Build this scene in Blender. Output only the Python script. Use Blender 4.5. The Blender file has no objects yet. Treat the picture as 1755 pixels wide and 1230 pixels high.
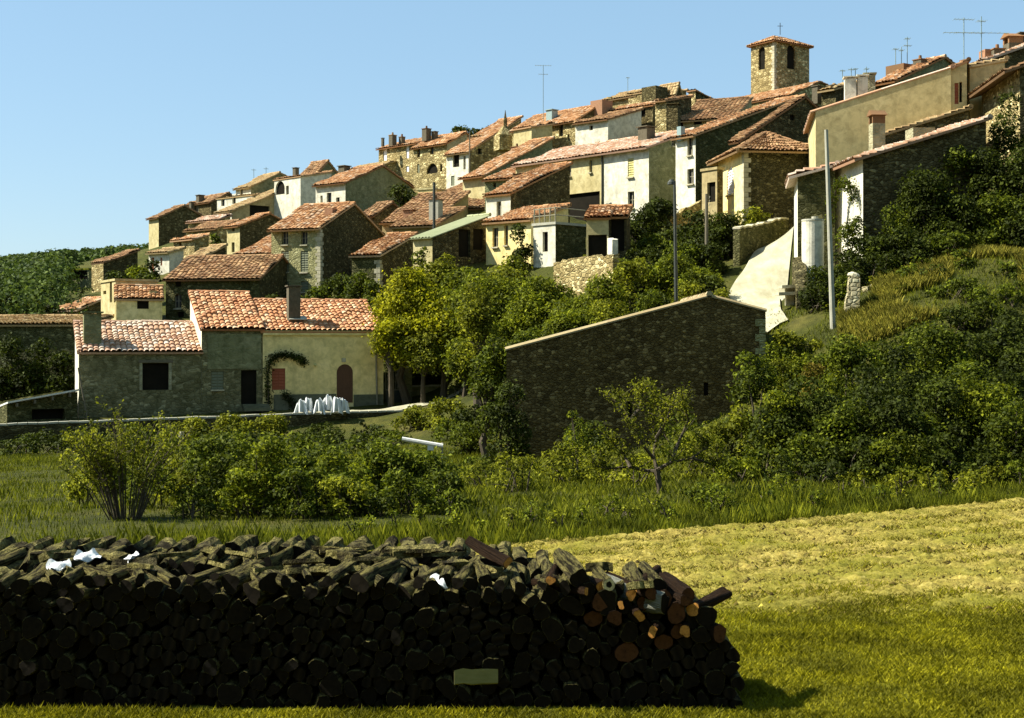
import bpy, math, random
import numpy as np
from mathutils import Vector, Matrix

RND = random.Random(11)
NR = np.random.default_rng(5)
F, CX, HY, CZ = 2400.0, 877.5, 590.0, 4.1      # focal length (photo px), picture centre, eye-level row, eye height (m)
SC = bpy.context.scene
COL = SC.collection

def P(px, py, Y):
    return Vector(((px - CX) / F * Y, Y, CZ + (HY - py) / F * Y))
def XZ(px, Y):
    return (px - CX) / F * Y

# ------------------------------------------------------------------ tags
def tag(o, label=None, cat=None, group=None, kind=None):
    if label: o['label'] = label
    if cat: o['category'] = cat
    if group: o['group'] = group
    if kind: o['kind'] = kind
    return o
def empty(name, loc, label, cat, group=None):
    o = bpy.data.objects.new(name, None)
    COL.objects.link(o); o.location = loc; o.empty_display_size = 0.3
    return tag(o, label, cat, group)
def link(name, me, parent=None, loc=None):
    o = bpy.data.objects.new(name, me); COL.objects.link(o)
    if parent is not None: o.parent = parent
    if loc is not None: o.location = loc
    return o

# ------------------------------------------------------------------ mesh builders
class MB:
    def __init__(s): s.v = []; s.f = []; s.uv = []
    def quad(s, *pts, uv=(0.5, 0.5)):
        i = len(s.v); s.v += [tuple(p) for p in pts]; s.f.append(tuple(range(i, i + len(pts)))); s.uv.append(uv)
    def box(s, c, x, y, z, uv=(0.5, 0.5)):
        """box centred at c with half-axis vectors x, y, z"""
        c, x, y, z = Vector(c), Vector(x), Vector(y), Vector(z)
        p = [c + a * x + b * y + d * z for d in (-1, 1) for b in (-1, 1) for a in (-1, 1)]
        for q in ((0, 2, 3, 1), (4, 5, 7, 6), (0, 1, 5, 4), (2, 6, 7, 3), (0, 4, 6, 2), (1, 3, 7, 5)):
            s.quad(*[p[k] for k in q], uv=uv)
    def tube(s, pts, rad, n=6, cap=True, uv=(0.5, 0.5)):
        pts = [Vector(p) for p in pts]; base = len(s.v); m = len(pts)
        for i, p in enumerate(pts):
            t = (pts[min(i + 1, m - 1)] - pts[max(i - 1, 0)])
            t = t.normalized() if t.length > 1e-6 else Vector((0, 0, 1))
            a = t.cross(Vector((0.31, 0.95, 0.07)));
            if a.length < 1e-3: a = t.cross(Vector((1, 0, 0)))
            a.normalize(); b = t.cross(a); r = rad[i] if hasattr(rad, '__len__') else rad
            for k in range(n):
                an = 2 * math.pi * k / n
                s.v.append(tuple(p + a * (r * math.cos(an)) + b * (r * math.sin(an))))
        for i in range(m - 1):
            for k in range(n):
                k2 = (k + 1) % n
                s.f.append((base + i * n + k, base + i * n + k2, base + (i + 1) * n + k2, base + (i + 1) * n + k)); s.uv.append(uv)
        if cap:
            s.f.append(tuple(base + k for k in range(n))[::-1]); s.uv.append(uv)
            s.f.append(tuple(base + (m - 1) * n + k for k in range(n))); s.uv.append(uv)
    def grid(s, V, nu, nv, uvs=None):
        """V (nv,nu,3) array"""
        b = len(s.v); s.v += [tuple(p) for p in V.reshape(-1, 3)]
        for j in range(nv - 1):
            for i in range(nu - 1):
                s.f.append((b + j * nu + i, b + j * nu + i + 1, b + (j + 1) * nu + i + 1, b + (j + 1) * nu + i))
                s.uv.append(uvs(i, j) if uvs else (0.5, 0.5))
    def build(s, name, mat, parent=None, origin=None, smooth=False):
        if not s.v: return None
        o0 = np.array(origin if origin is not None else (0, 0, 0), float)
        me = bpy.data.meshes.new(name)
        me.from_pydata((np.array(s.v) - o0).tolist(), [], s.f)
        uvl = me.uv_layers.new(name='UVMap')
        cnt = [len(f) for f in s.f]
        flat = np.repeat(np.array(s.uv, float), cnt, axis=0).ravel()
        uvl.data.foreach_set('uv', flat)
        me.materials.append(mat)
        if smooth: me.polygons.foreach_set('use_smooth', [True] * len(me.polygons))
        return link(name, me, parent, None if parent is not None else Vector(o0))

def np_mesh(name, V, faces, mat, parent=None, loc=None, smooth=False, sub=None):
    """V (n,3); faces (m,k) ints"""
    me = bpy.data.meshes.new(name); V = np.asarray(V, np.float32); faces = np.asarray(faces, np.int32)
    m, k = faces.shape
    me.vertices.add(len(V)); me.vertices.foreach_set('co', V.ravel())
    me.loops.add(m * k); me.loops.foreach_set('vertex_index', faces.ravel())
    me.polygons.add(m); me.polygons.foreach_set('loop_start', np.arange(0, m * k, k, dtype=np.int32))
    if smooth: me.polygons.foreach_set('use_smooth', np.ones(m, bool))
    me.update(calc_edges=True); me.validate()
    me.materials.append(mat)
    return link(name, me, parent, loc)

# ------------------------------------------------------------------ materials
class NT:
    def __init__(s, name):
        s.m = bpy.data.materials.new(name); s.m.use_nodes = True; s.t = s.m.node_tree
        s.t.nodes.clear(); s.out = s.t.nodes.new('ShaderNodeOutputMaterial')
    def n(s, typ, **kw):
        nd = s.t.nodes.new(typ)
        for k, v in kw.items(): setattr(nd, k, v)
        return nd
    def l(s, a, b): s.t.links.new(a, b)
    def noise(s, vec, scale, detail=4, rough=.6, dist=0):
        nd = s.n('ShaderNodeTexNoise'); nd.inputs['Scale'].default_value = scale; nd.inputs['Detail'].default_value = detail
        nd.inputs['Roughness'].default_value = rough; nd.inputs['Distortion'].default_value = dist
        if vec is not None: s.l(vec, nd.inputs['Vector'])
        return nd.outputs['Fac']
    def ramp(s, fac, stops, interp='LINEAR'):
        r = s.n('ShaderNodeValToRGB'); cr = r.color_ramp; cr.interpolation = interp
        while len(cr.elements) < len(stops): cr.elements.new(0.5)
        for e, (p, c) in zip(cr.elements, stops):
            e.position = p; e.color = (*c, 1) if len(c) == 3 else c
        s.l(fac, r.inputs['Fac']); return r.outputs['Color']
    def mix(s, fac, a, b, mode='MIX'):
        m = s.n('ShaderNodeMix', data_type='RGBA', blend_type=mode)
        for sock, v in ((m.inputs[0], fac), (m.inputs[6], a), (m.inputs[7], b)):
            if isinstance(v, (int, float)): sock.default_value = v
            elif isinstance(v, tuple): sock.default_value = (*v, 1)
            else: s.l(v, sock)
        return m.outputs[2]
    def math(s, op, a, b=None):
        m = s.n('ShaderNodeMath', operation=op)
        for i, v in enumerate((a, b)):
            if v is None: continue
            if isinstance(v, (int, float)): m.inputs[i].default_value = v
            else: s.l(v, m.inputs[i])
        return m.outputs[0]
    def coords(s, jitter=True):
        tc = s.n('ShaderNodeTexCoord'); vec = tc.outputs['Object']
        if jitter:
            oi = s.n('ShaderNodeObjectInfo'); sc = s.n('ShaderNodeVectorMath', operation='SCALE')
            cb = s.n('ShaderNodeCombineXYZ'); s.l(oi.outputs['Random'], cb.inputs[0]); s.l(oi.outputs['Random'], cb.inputs[1]); s.l(oi.outputs['Random'], cb.inputs[2])
            s.l(cb.outputs[0], sc.inputs[0]); sc.inputs['Scale'].default_value = 37.0
            ad = s.n('ShaderNodeVectorMath', operation='ADD'); s.l(vec, ad.inputs[0]); s.l(sc.outputs[0], ad.inputs[1]); vec = ad.outputs[0]
        return vec
    def scaled(s, vec, x, y, z):
        mp = s.n('ShaderNodeMapping'); mp.inputs['Scale'].default_value = (x, y, z); s.l(vec, mp.inputs['Vector']); return mp.outputs[0]
    def bump(s, h, strength=.5, dist=.05):
        b = s.n('ShaderNodeBump'); b.inputs['Strength'].default_value = strength; b.inputs['Distance'].default_value = dist
        s.l(h, b.inputs['Height']); return b.outputs[0]
    def finish(s, col, rough=.9, normal=None, spec=.2, transl=None, metal=0):
        p = s.n('ShaderNodeBsdfPrincipled'); p.inputs['Roughness'].default_value = rough
        p.inputs['Specular IOR Level'].default_value = spec; p.inputs['Metallic'].default_value = metal
        if isinstance(col, tuple): p.inputs['Base Color'].default_value = (*col, 1)
        else: s.l(col, p.inputs['Base Color'])
        if normal is not None: s.l(normal, p.inputs['Normal'])
        if transl:
            tr = s.n('ShaderNodeBsdfTranslucent'); s.l(col, tr.inputs['Color']) if not isinstance(col, tuple) else None
            mx = s.n('ShaderNodeMixShader'); mx.inputs[0].default_value = transl
            s.l(p.outputs[0], mx.inputs[1]); s.l(tr.outputs[0], mx.inputs[2]); s.l(mx.outputs[0], s.out.inputs['Surface'])
        else: s.l(p.outputs[0], s.out.inputs['Surface'])
        return s.m

def lum(c, k): return tuple(min(1, x * k) for x in c)
def wall_mat(name, c1, c2, c3, stone=0.0, sc=3.2, bump=.6):
    c1, c2, c3 = [(c[0] * 1.02, c[1], c[2] * .9) for c in (c1, c2, c3)]
    t = NT(name); v = t.coords()
    big = t.noise(v, .45, 5, .65); mid = t.noise(v, 2.3, 6, .7, .4); fine = t.noise(v, 16, 4, .7)
    streak = t.noise(t.scaled(v, 2.2, 2.2, .25), 1.0, 4, .65)
    col = t.ramp(big, [(.32, c2), (.55, c1), (.75, c3)])
    col = t.mix(t.ramp(mid, [(.42, (0, 0, 0)), (.68, (1, 1, 1))]), col, lum(c2, .72))
    col = t.mix(t.ramp(streak, [(.55, (0, 0, 0)), (.8, (.55, .55, .55))]), col, lum(c2, .55))
    h = t.math('MULTIPLY', fine, .6)
    if stone:
        vo = t.n('ShaderNodeTexVoronoi', feature='F1'); vo.inputs['Scale'].default_value = sc; vo.inputs['Randomness'].default_value = .95
        sv = t.scaled(v, 1, 1, 1.55); t.l(sv, vo.inputs['Vector'])
        ve = t.n('ShaderNodeTexVoronoi', feature='DISTANCE_TO_EDGE'); ve.inputs['Scale'].default_value = sc; t.l(sv, ve.inputs['Vector']); ve.inputs['Randomness'].default_value = .95
        sep = t.n('ShaderNodeSeparateColor'); t.l(vo.outputs['Color'], sep.inputs[0])
        var = t.ramp(sep.outputs[0], [(0, lum(c2, .5)), (.3, lum(c2, .95)), (.65, c1), (.88, c3), (.97, lum(c3, 1.9)), (1, lum(c3, 2.2))])
        col = t.mix(stone, col, var)
        edge = t.ramp(ve.outputs['Distance'], [(.0, (1, 1, 1)), (.09, (0, 0, 0))])
        col = t.mix(t.math('MULTIPLY', edge, .75 * stone), col, lum(c2, .42))
        h = t.math('ADD', h, t.math('MULTIPLY', t.ramp(ve.outputs['Distance'], [(0, (0, 0, 0)), (.18, (1, 1, 1))]), 1.2))
    return t.finish(col, .95, t.bump(h, bump, .05), .1)

def roof_mat(name, cols, moss=(.10, .085, .04), mossk=.5):
    t = NT(name); v = t.coords()
    uv = t.n('ShaderNodeUVMap'); oi = t.n('ShaderNodeObjectInfo')
    ad = t.n('ShaderNodeVectorMath', operation='ADD'); t.l(uv.outputs[0], ad.inputs[0]); cb = t.n('ShaderNodeCombineXYZ'); t.l(oi.outputs['Random'], cb.inputs[2]); t.l(cb.outputs[0], ad.inputs[1])
    wn = t.n('ShaderNodeTexWhiteNoise', noise_dimensions='3D'); t.l(ad.outputs[0], wn.inputs['Vector'])
    n = len(cols); col = t.ramp(wn.outputs['Value'], [(i / n, c) for i, c in enumerate(cols)], 'CONSTANT')
    big = t.noise(v, .55, 5, .7); fine = t.noise(v, 9, 4, .7)
    col = t.mix(t.ramp(big, [(.46, (0, 0, 0)), (.72, (mossk, mossk, mossk))]), col, moss)
    col = t.mix(t.ramp(fine, [(.5, (0, 0, 0)), (.75, (.6, .6, .6))]), col, lum(cols[0], .5))
    return t.finish(col, .9, t.bump(fine, .4, .03), .15)

def simple_mat(name, c1, c2, scale=4, rough=.85, bump=.3, spec=.2, metal=0, stretch=(1, 1, 1)):
    t = NT(name); v = t.scaled(t.coords(), *stretch); a = t.noise(v, scale, 5, .7)
    return t.finish(t.ramp(a, [(.3, c1), (.7, c2)]), rough, t.bump(a, bump, .03), spec, None, metal)

def leaf_mat(name, cols, transl=.4, cl=.9):
    t = NT(name); g = t.n('ShaderNodeNewGeometry'); v = t.coords()
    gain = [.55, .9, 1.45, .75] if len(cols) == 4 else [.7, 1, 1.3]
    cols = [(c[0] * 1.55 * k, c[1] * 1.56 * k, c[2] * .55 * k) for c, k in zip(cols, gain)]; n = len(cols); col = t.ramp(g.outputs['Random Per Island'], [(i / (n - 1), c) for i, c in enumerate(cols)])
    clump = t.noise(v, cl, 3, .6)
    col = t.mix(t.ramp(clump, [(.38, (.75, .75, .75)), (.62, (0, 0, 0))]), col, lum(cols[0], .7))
    return t.finish(col, .7, None, .12, transl)

M = {}
M['plaster_beige'] = wall_mat('beige plaster', (.40, .33, .18), (.31, .25, .13), (.46, .39, .22), 0, bump=.35)
M['plaster_cream'] = wall_mat('cream plaster', (.50, .44, .25), (.40, .34, .17), (.56, .50, .31), 0, bump=.35)
M['plaster_white'] = wall_mat('white plaster', (.68, .66, .57), (.54, .52, .43), (.76, .74, .65), 0, bump=.3)
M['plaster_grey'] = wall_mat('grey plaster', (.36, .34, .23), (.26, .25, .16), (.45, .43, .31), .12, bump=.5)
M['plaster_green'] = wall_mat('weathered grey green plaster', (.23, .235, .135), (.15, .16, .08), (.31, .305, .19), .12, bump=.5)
M['stone_yellow'] = wall_mat('yellow stone', (.37, .30, .145), (.25, .195, .085), (.47, .40, .22), .7, bump=.8)
M['stone_pale'] = wall_mat('pale stone', (.46, .41, .26), (.31, .27, .15), (.58, .53, .37), .75, 3.6, bump=.9)
M['stone_dark'] = wall_mat('dark rubble', (.095, .083, .038), (.058, .05, .022), (.15, .13, .066), .55, 4.6, bump=.9)  # dark stone with the shade of right-hand walls put into its colour
M['stone_brown'] = wall_mat('brown rubble', (.125, .10, .046), (.075, .06, .025), (.18, .15, .075), .6, 4.2, bump=.9)  # brown stone, base colour lowered to carry shaded-side tone
M['stone_green'] = wall_mat('mossy rubble', (.10, .098, .04), (.058, .06, .022), (.15, .14, .07), .5, 4.2, bump=.8)  # dark green tone paints the greenish shade of side walls into the stone
M['yellow_render'] = wall_mat('yellow render', (.84, .69, .34), (.72, .59, .26), (.88, .75, .42), 0, bump=.25)
M['grey_render'] = wall_mat('patched grey render', (.20, .185, .10), (.11, .105, .05), (.33, .31, .19), .3, 4, bump=.6)
M['stone_soft'] = wall_mat('rough cast stone', (.34, .33, .17), (.25, .24, .115), (.43, .41, .25), .28, 4.5, bump=.6)
M['plaster_bright'] = wall_mat('sun bleached beige plaster', (.60, .50, .26), (.53, .43, .21), (.66, .56, .31), 0, bump=.3)  # even beige, brighter than the other beige plaster
M['plinth'] = wall_mat('grey plinth', (.15, .155, .105), (.11, .115, .075), (.19, .19, .13), 0)
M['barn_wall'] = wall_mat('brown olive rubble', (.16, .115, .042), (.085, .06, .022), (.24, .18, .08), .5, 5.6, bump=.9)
M['quoin'] = wall_mat('quoin stone', (.50, .47, .36), (.38, .35, .25), (.60, .57, .46), 0)
TERRA = [(.33, .155, .06), (.41, .21, .09), (.27, .125, .05), (.50, .31, .16), (.37, .185, .075), (.22, .105, .045), (.45, .26, .12), (.50, .36, .23)]
M['roof_red'] = roof_mat('terracotta tiles', TERRA, (.16, .09, .04), .5)
M['roof_brown'] = roof_mat('weathered brown tiles', [(.24, .125, .055), (.33, .19, .085), (.19, .10, .045), (.40, .25, .12), (.28, .15, .07), (.15, .085, .04)], (.12, .085, .04), .6)
M['roof_pink'] = roof_mat('bleached pink tiles', [(0.430, 0.264, 0.176), (0.499, 0.352, 0.246), (0.361, 0.202, 0.114), (0.533, 0.422, 0.317), (0.430, 0.238, 0.132), (0.310, 0.176, 0.097), (0.568, 0.475, 0.370)], (0.292, 0.211, 0.106), .4)
M['roof_new'] = roof_mat('bright mixed tiles', [(0.447, 0.211, 0.097), (0.516, 0.317, 0.167), (0.361, 0.150, 0.066), (0.568, 0.405, 0.246), (0.430, 0.185, 0.079), (0.275, 0.123, 0.057), (0.482, 0.264, 0.132)], (0.258, 0.158, 0.070), .3)
M['roof_ochre'] = roof_mat('lichen ochre tiles', [(.33, .22, .10), (.40, .29, .14), (.27, .17, .08), (.36, .24, .11)], (.30, .25, .11), .6)
M['tile_edge'] = roof_mat('pale lichen tiles', [(.34, .27, .14), (.42, .34, .19), (.27, .20, .10), (.46, .39, .24)], (.22, .17, .07), .5)
M['fibro'] = simple_mat('mossy fibre cement', (.27, .29, .15), (.36, .37, .21), 1.2)
M['board'] = simple_mat('greenish board', (.15, .15, .05), (.21, .20, .08), 5, stretch=(1, 5, 5))
M['pane'] = simple_mat('dark window glass', (.012, .012, .010), (.02, .02, .016), 2, .35, 0, .35)
M['dark'] = simple_mat('interior shade', (.010, .009, .006), (.018, .015, .010), 2, .95, 0, .05)  # flat dark fill for openings, doorways and log hollow; shade put in colour
M['frame'] = simple_mat('weathered frame', (.20, .18, .12), (.27, .25, .17), 8)
M['shut_grey'] = simple_mat('grey green shutters', (.13, .14, .085), (.18, .19, .12), 6, stretch=(1, 1, 8))
M['shut_white'] = simple_mat('white shutters', (.72, .71, .66), (.80, .79, .74), 6)
M['shut_yellow'] = simple_mat('yellow shutters', (.48, .42, .14), (.55, .49, .20), 6)
M['shut_red'] = simple_mat('rust red shutters', (.26, .07, .03), (.33, .10, .05), 6, stretch=(1, 1, 6))
M['door_brown'] = simple_mat('brown door boards', (.075, .035, .016), (.12, .055, .026), 5, .6, .3, .3, 0, (8, 8, .6))
M['brick'] = simple_mat('chimney brick', (.24, .12, .06), (.33, .18, .10), 7)
M['chim_dark'] = simple_mat('sooty chimney', (.07, .06, .035), (.13, .11, .07), 6)
M['iron'] = simple_mat('dark iron', (.03, .035, .03), (.06, .065, .05), 9, .6, .1, .4, .3)
M['aerial'] = simple_mat('aerial metal', (.22, .30, .28), (.28, .36, .33), 9, .5, .1, .4, .3)
M['concrete'] = simple_mat('pale concrete', (.30, .29, .22), (.40, .39, .30), 3)
M['wood_grey'] = simple_mat('grey weathered timber', (.10, .085, .055), (.17, .15, .10), 6, stretch=(6, 6, .5))
M['whitewash'] = simple_mat('white painted wood', (.56, .55, .49), (.66, .65, .58), 5)
M['cloth'] = simple_mat('white cotton', (.66, .67, .64), (.76, .77, .74), 5, .9, .2)
M['bark_tree'] = simple_mat('tree bark', (.045, .035, .02), (.10, .08, .05), 7, stretch=(3, 3, .6), bump=.8)
M['bark_pale'] = simple_mat('grey tree bark', (.12, .10, .06), (.20, .17, .11), 7, stretch=(3, 3, .6), bump=.8)
M['leaf_yellow'] = leaf_mat('yellow green leaves', [(.10, .11, .010), (.20, .205, .015), (.28, .26, .02), (.15, .16, .012)], .45)
M['leaf_green'] = leaf_mat('mid green leaves', [(.045, .06, .008), (.085, .105, .012), (.145, .155, .018), (.06, .08, .010)], .4)
M['leaf_olive'] = leaf_mat('olive leaves', [(.06, .072, .012), (.11, .12, .018), (.17, .17, .025), (.085, .095, .014)], .4)
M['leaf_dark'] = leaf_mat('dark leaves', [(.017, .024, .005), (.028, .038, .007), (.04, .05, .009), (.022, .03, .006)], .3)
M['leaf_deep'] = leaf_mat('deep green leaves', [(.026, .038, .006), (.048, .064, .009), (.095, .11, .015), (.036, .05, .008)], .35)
M['leaf_dry'] = leaf_mat('dry tan leaves', [(.09, .07, .025), (.15, .12, .04), (.11, .08, .025)], .35)
M['leaf_far'] = leaf_mat('far wood leaves', [(.02, .036, .018), (.038, .058, .026), (.062, .085, .034)], .3, .16)
M['grass_tall'] = leaf_mat('tall verge grass', [(.05, .065, .010), (.09, .105, .014), (.14, .14, .022), (.065, .08, .010)], .4)
M['grass_lawn'] = leaf_mat('short field grass', [(.10, .10, .008), (.145, .135, .010), (.185, .165, .014), (.12, .115, .009)], .35)
M['grass_dry'] = leaf_mat('dry grass', [(.10, .095, .03), (.17, .145, .05), (.22, .19, .075), (.09, .10, .02)], .35)
M['straw'] = leaf_mat('straw stalks', [(.10, .075, .03), (.19, .155, .07), (.24, .20, .10), (.13, .10, .04)], .2)
# ------------------------------------------------------------------ roofs, facades, houses
CTRL = []          # ground points (x, y, z) gathered from house bases and the lie of the land
def along(C, d, px):
    k = (px - CX) / F
    return (k * C[1] - C[0]) / (d[0] - k * d[1])

def tile_plane(mb, E0, E1, R1, R0, tw=.26, tl=.4, amp=.085, thick=.12, plain=False):
    step = .055
    if plain: thick = .06
    if 0 < tw < .32 and not plain: amp, tl, step = tw * .36, tw * 1.45, .075
    E0, E1, R1, R0 = [np.array(p, float) for p in (E0, E1, R1, R0)]
    wid = max(np.linalg.norm(E1 - E0), np.linalg.norm(R1 - R0)); slope = np.linalg.norm((R0 + R1) / 2 - (E0 + E1) / 2)
    nrm = np.cross(E1 - E0, (R0 + R1) / 2 - (E0 + E1) / 2); nrm /= np.linalg.norm(nrm)
    if nrm[2] < 0: nrm = -nrm
    nc = max(2, int(round(wid / tw))); nr = max(2, int(round(slope / tl)))
    offs = np.array([0, .2, .5, .8]); prof = np.array([0, .8, 1.0, .8])
    if plain:
        offs = np.array([0, .25, .5, .75]); prof = np.array([0, .5, 1, .5]); nr = 2
    s = np.append((np.arange(nc)[:, None] + offs[None]).ravel(), nc) / nc
    pr = np.append(np.tile(prof, nc), 0) * amp
    t = np.stack([np.arange(nr) / nr, (np.arange(nr) + .97) / nr], 1).ravel(); st = np.tile([step, 0], nr) * (0 if plain else 1)
    jit = NR.normal(0, .018 if not plain else .002, (nr, nc)); jit = np.repeat(np.repeat(jit, 2, 0), 4, 1); jit = np.concatenate([jit, jit[:, -1:]], 1)
    sag = NR.normal(0, 1, (4, 5))
    tt, ss = np.meshgrid(t, s, indexing='ij')
    wob = sum(sag[i, j] * np.sin((i + 1) * math.pi * tt) * np.sin((j + .5) * math.pi * ss + sag[i, (j + 1) % 5]) for i in range(4) for j in range(5)) * (.022 if not plain else 0)
    base = (E0[None, None] * (1 - ss)[..., None] + E1[None, None] * ss[..., None]) * (1 - tt)[..., None] + (R0[None, None] * (1 - ss)[..., None] + R1[None, None] * ss[..., None]) * tt[..., None]
    disp = pr[None] * (1 - .15 * tt) + st[:, None] + jit + wob
    V = base + nrm[None, None] * disp[..., None]
    V[::2] += (E0 + E1 - R0 - R1)[None, None] / (2 * max(slope, .1)) * NR.normal(0, .012, (nr, len(s)))[..., None]
    mb.grid(V, len(s), len(t), lambda i, j: (i // 4 + .5, j // 2 + .5))
    lo = [p - nrm * thick for p in (E0, E1, R1, R0)]
    mb.quad(*lo)
    mb.quad(E0, E1, lo[1], lo[0]); mb.quad(E1, R1, lo[2], lo[1]); mb.quad(R0, E0, lo[0], lo[3]); mb.quad(R1, R0, lo[3], lo[2])

def ridge_caps(mb, A, B, r=.13):
    A, B = Vector(A), Vector(B); L = (B - A).length; n = max(1, int(L / .42)); d = (B - A) / n
    for i in range(n):
        w = Vector((0, 0, RND.gauss(0, .012)))
        mb.tube([A + d * i + w, A + d * (i + 1.06) + w], [r * 1.08, r * .92], 7, True, (i + .5, 99.5))

def facade(mb, O, d, n, length, zb, prof, ops, depth=.22):
    """O corner (x,y), d along, n outward (2D unit vectors); prof list of (x, ztop); ops list of (x0,x1,z0,z1,arch)"""
    O, d, n = Vector((*O[:2], 0)), Vector((*d, 0)), Vector((*n, 0))
    def pt(x, z, e=0): return O + d * x - n * e + Vector((0, 0, z))
    def top(x):
        for (a, za), (b, zb2) in zip(prof, prof[1:]):
            if a - 1e-6 <= x <= b + 1e-6: return za + (zb2 - za) * (x - a) / max(b - a, 1e-6)
        return prof[-1][1]
    cuts = sorted(set([0, length] + [round(p[0], 4) for p in prof] + [round(v, 4) for o in ops for v in o[:2]]))
    cuts = [c for c in cuts if -1e-4 <= c <= length + 1e-4]
    for a, b in zip(cuts, cuts[1:]):
        if b - a < 1e-3: continue
        m = (a + b) / 2; hs = sorted([o for o in ops if o[0] < m < o[1]], key=lambda o: o[2]); zl = (zb, zb)
        for o in hs:
            mb.quad(pt(a, zl[0]), pt(b, zl[1]), pt(b, o[2]), pt(a, o[2])); zl = (o[3], o[3])
        mb.quad(pt(a, zl[0]), pt(b, zl[1]), pt(b, top(b)), pt(a, top(a)))
    for o in ops:
        x0, x1, z0, z1 = o[:4]
        mb.quad(pt(x0, z0), pt(x0, z1), pt(x0, z1, depth), pt(x0, z0, depth)); mb.quad(pt(x1, z0), pt(x1, z1), pt(x1, z1, depth), pt(x1, z0, depth))
        mb.quad(pt(x0, z0), pt(x1, z0), pt(x1, z0, depth), pt(x0, z0, depth)); mb.quad(pt(x0, z1), pt(x1, z1), pt(x1, z1, depth), pt(x0, z1, depth))
        if len(o) > 4 and o[4]:
            r = (x1 - x0) / 2; xm = (x0 + x1) / 2; zc = z1 - r; N = 6
            for sgn in (-1, 1):
                arc = [(xm + sgn * r * math.cos(k * math.pi / 2 / N), zc + r * math.sin(k * math.pi / 2 / N)) for k in range(N + 1)]
                mb.quad(*([pt(x, z, .0015) for x, z in arc] + [pt(xm + sgn * r, z1, .0015)]))
                for (xa, za), (xb, zb2) in zip(arc, arc[1:]): mb.quad(pt(xa, za), pt(xb, zb2), pt(xb, zb2, depth), pt(xa, za, depth))
    return pt

PANES = {'w': 'pane', 'o': 'dark', 'd': 'door_brown', 'D': 'dark', 's': 'shut_grey', 'W': 'shut_white', 'Y': 'shut_yellow', 'r': 'shut_red', 'l': 'plaster_cream'}
def openings(root, origin, pt, ops, near, depth=.19):
    for (x0, x1, z0, z1, arch, kind) in ops:
        mb = MB()
        dd = depth if kind in 'woD' else .07
        nm = {'d': 'door', 'D': 'door', 's': 'shutter', 'W': 'shutter', 'Y': 'shutter', 'r': 'shutter', 'o': 'opening'}.get(kind, 'window')
        if kind in 'dsWYr':
            mb.quad(pt(x0, z0, dd), pt(x1, z0, dd), pt(x1, z1, dd), pt(x0, z1, dd))
            if near:
                n = max(3, int((z1 - z0) / .16)) if kind != 'd' else 0
                for h in range(2):
                    xa = x0 + (x1 - x0) * (.04 + .49 * h); xb = x0 + (x1 - x0) * (.47 + .49 * h)
                    for k in range(n):
                        za = z0 + (z1 - z0) * (k + .15) / n; zb = z0 + (z1 - z0) * (k + .8) / n
                        mb.quad(pt(xa, za, dd - .045), pt(xb, za, dd - .045), pt(xb, zb, dd - .012), pt(xa, zb, dd - .012))
                if kind == 'd':
                    nb = max(3, int((x1 - x0) / .17))
                    for k in range(nb):
                        xa = x0 + (x1 - x0) * (k + .06) / nb; xb = x0 + (x1 - x0) * (k + .94) / nb
                        mb.quad(pt(xa, z0, dd - .025), pt(xb, z0, dd - .025), pt(xb, z1, dd - .025), pt(xa, z1, dd - .025))
        else:
            mb.quad(pt(x0, z0, dd), pt(x1, z0, dd), pt(x1, z1, dd), pt(x0, z1, dd))
        w = mb.build(nm, M[PANES[kind]], root, origin)
        if kind == 'w' and near:
            fb = MB(); xm = (x0 + x1) / 2; e = dd - .03
            for xa, xb, za, zb in ((x0, x0 + .06, z0, z1), (x1 - .06, x1, z0, z1), (xm - .035, xm + .035, z0, z1), (x0 + .06, xm - .035, z1 - .06, z1), (xm + .035, x1 - .06, z1 - .06, z1),
                                   (x0 + .06, xm - .035, z0, z0 + .06), (xm + .035, x1 - .06, z0, z0 + .06), (x0 + .06, xm - .035, (z0 + z1) / 2 - .02, (z0 + z1) / 2 + .02), (xm + .035, x1 - .06, (z0 + z1) / 2 - .02, (z0 + z1) / 2 + .02)):
                fb.quad(pt(xa, za, e), pt(xb, za, e), pt(xb, zb, e), pt(xa, zb, e))
            fb.build('frame', M['frame'], w, origin)
        if kind in 'wsWY' and near:
            sb = MB(); c = pt((x0 + x1) / 2, z0 - .05, -.04); dx = (pt(x1, z0) - pt(x0, z0)) / 2 * 1.12; nv = (pt(x0, z0, -1) - pt(x0, z0))
            sb.box(c, dx, nv * .1, Vector((0, 0, .045))); sb.build('sill', M['quoin'], w, origin)

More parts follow.
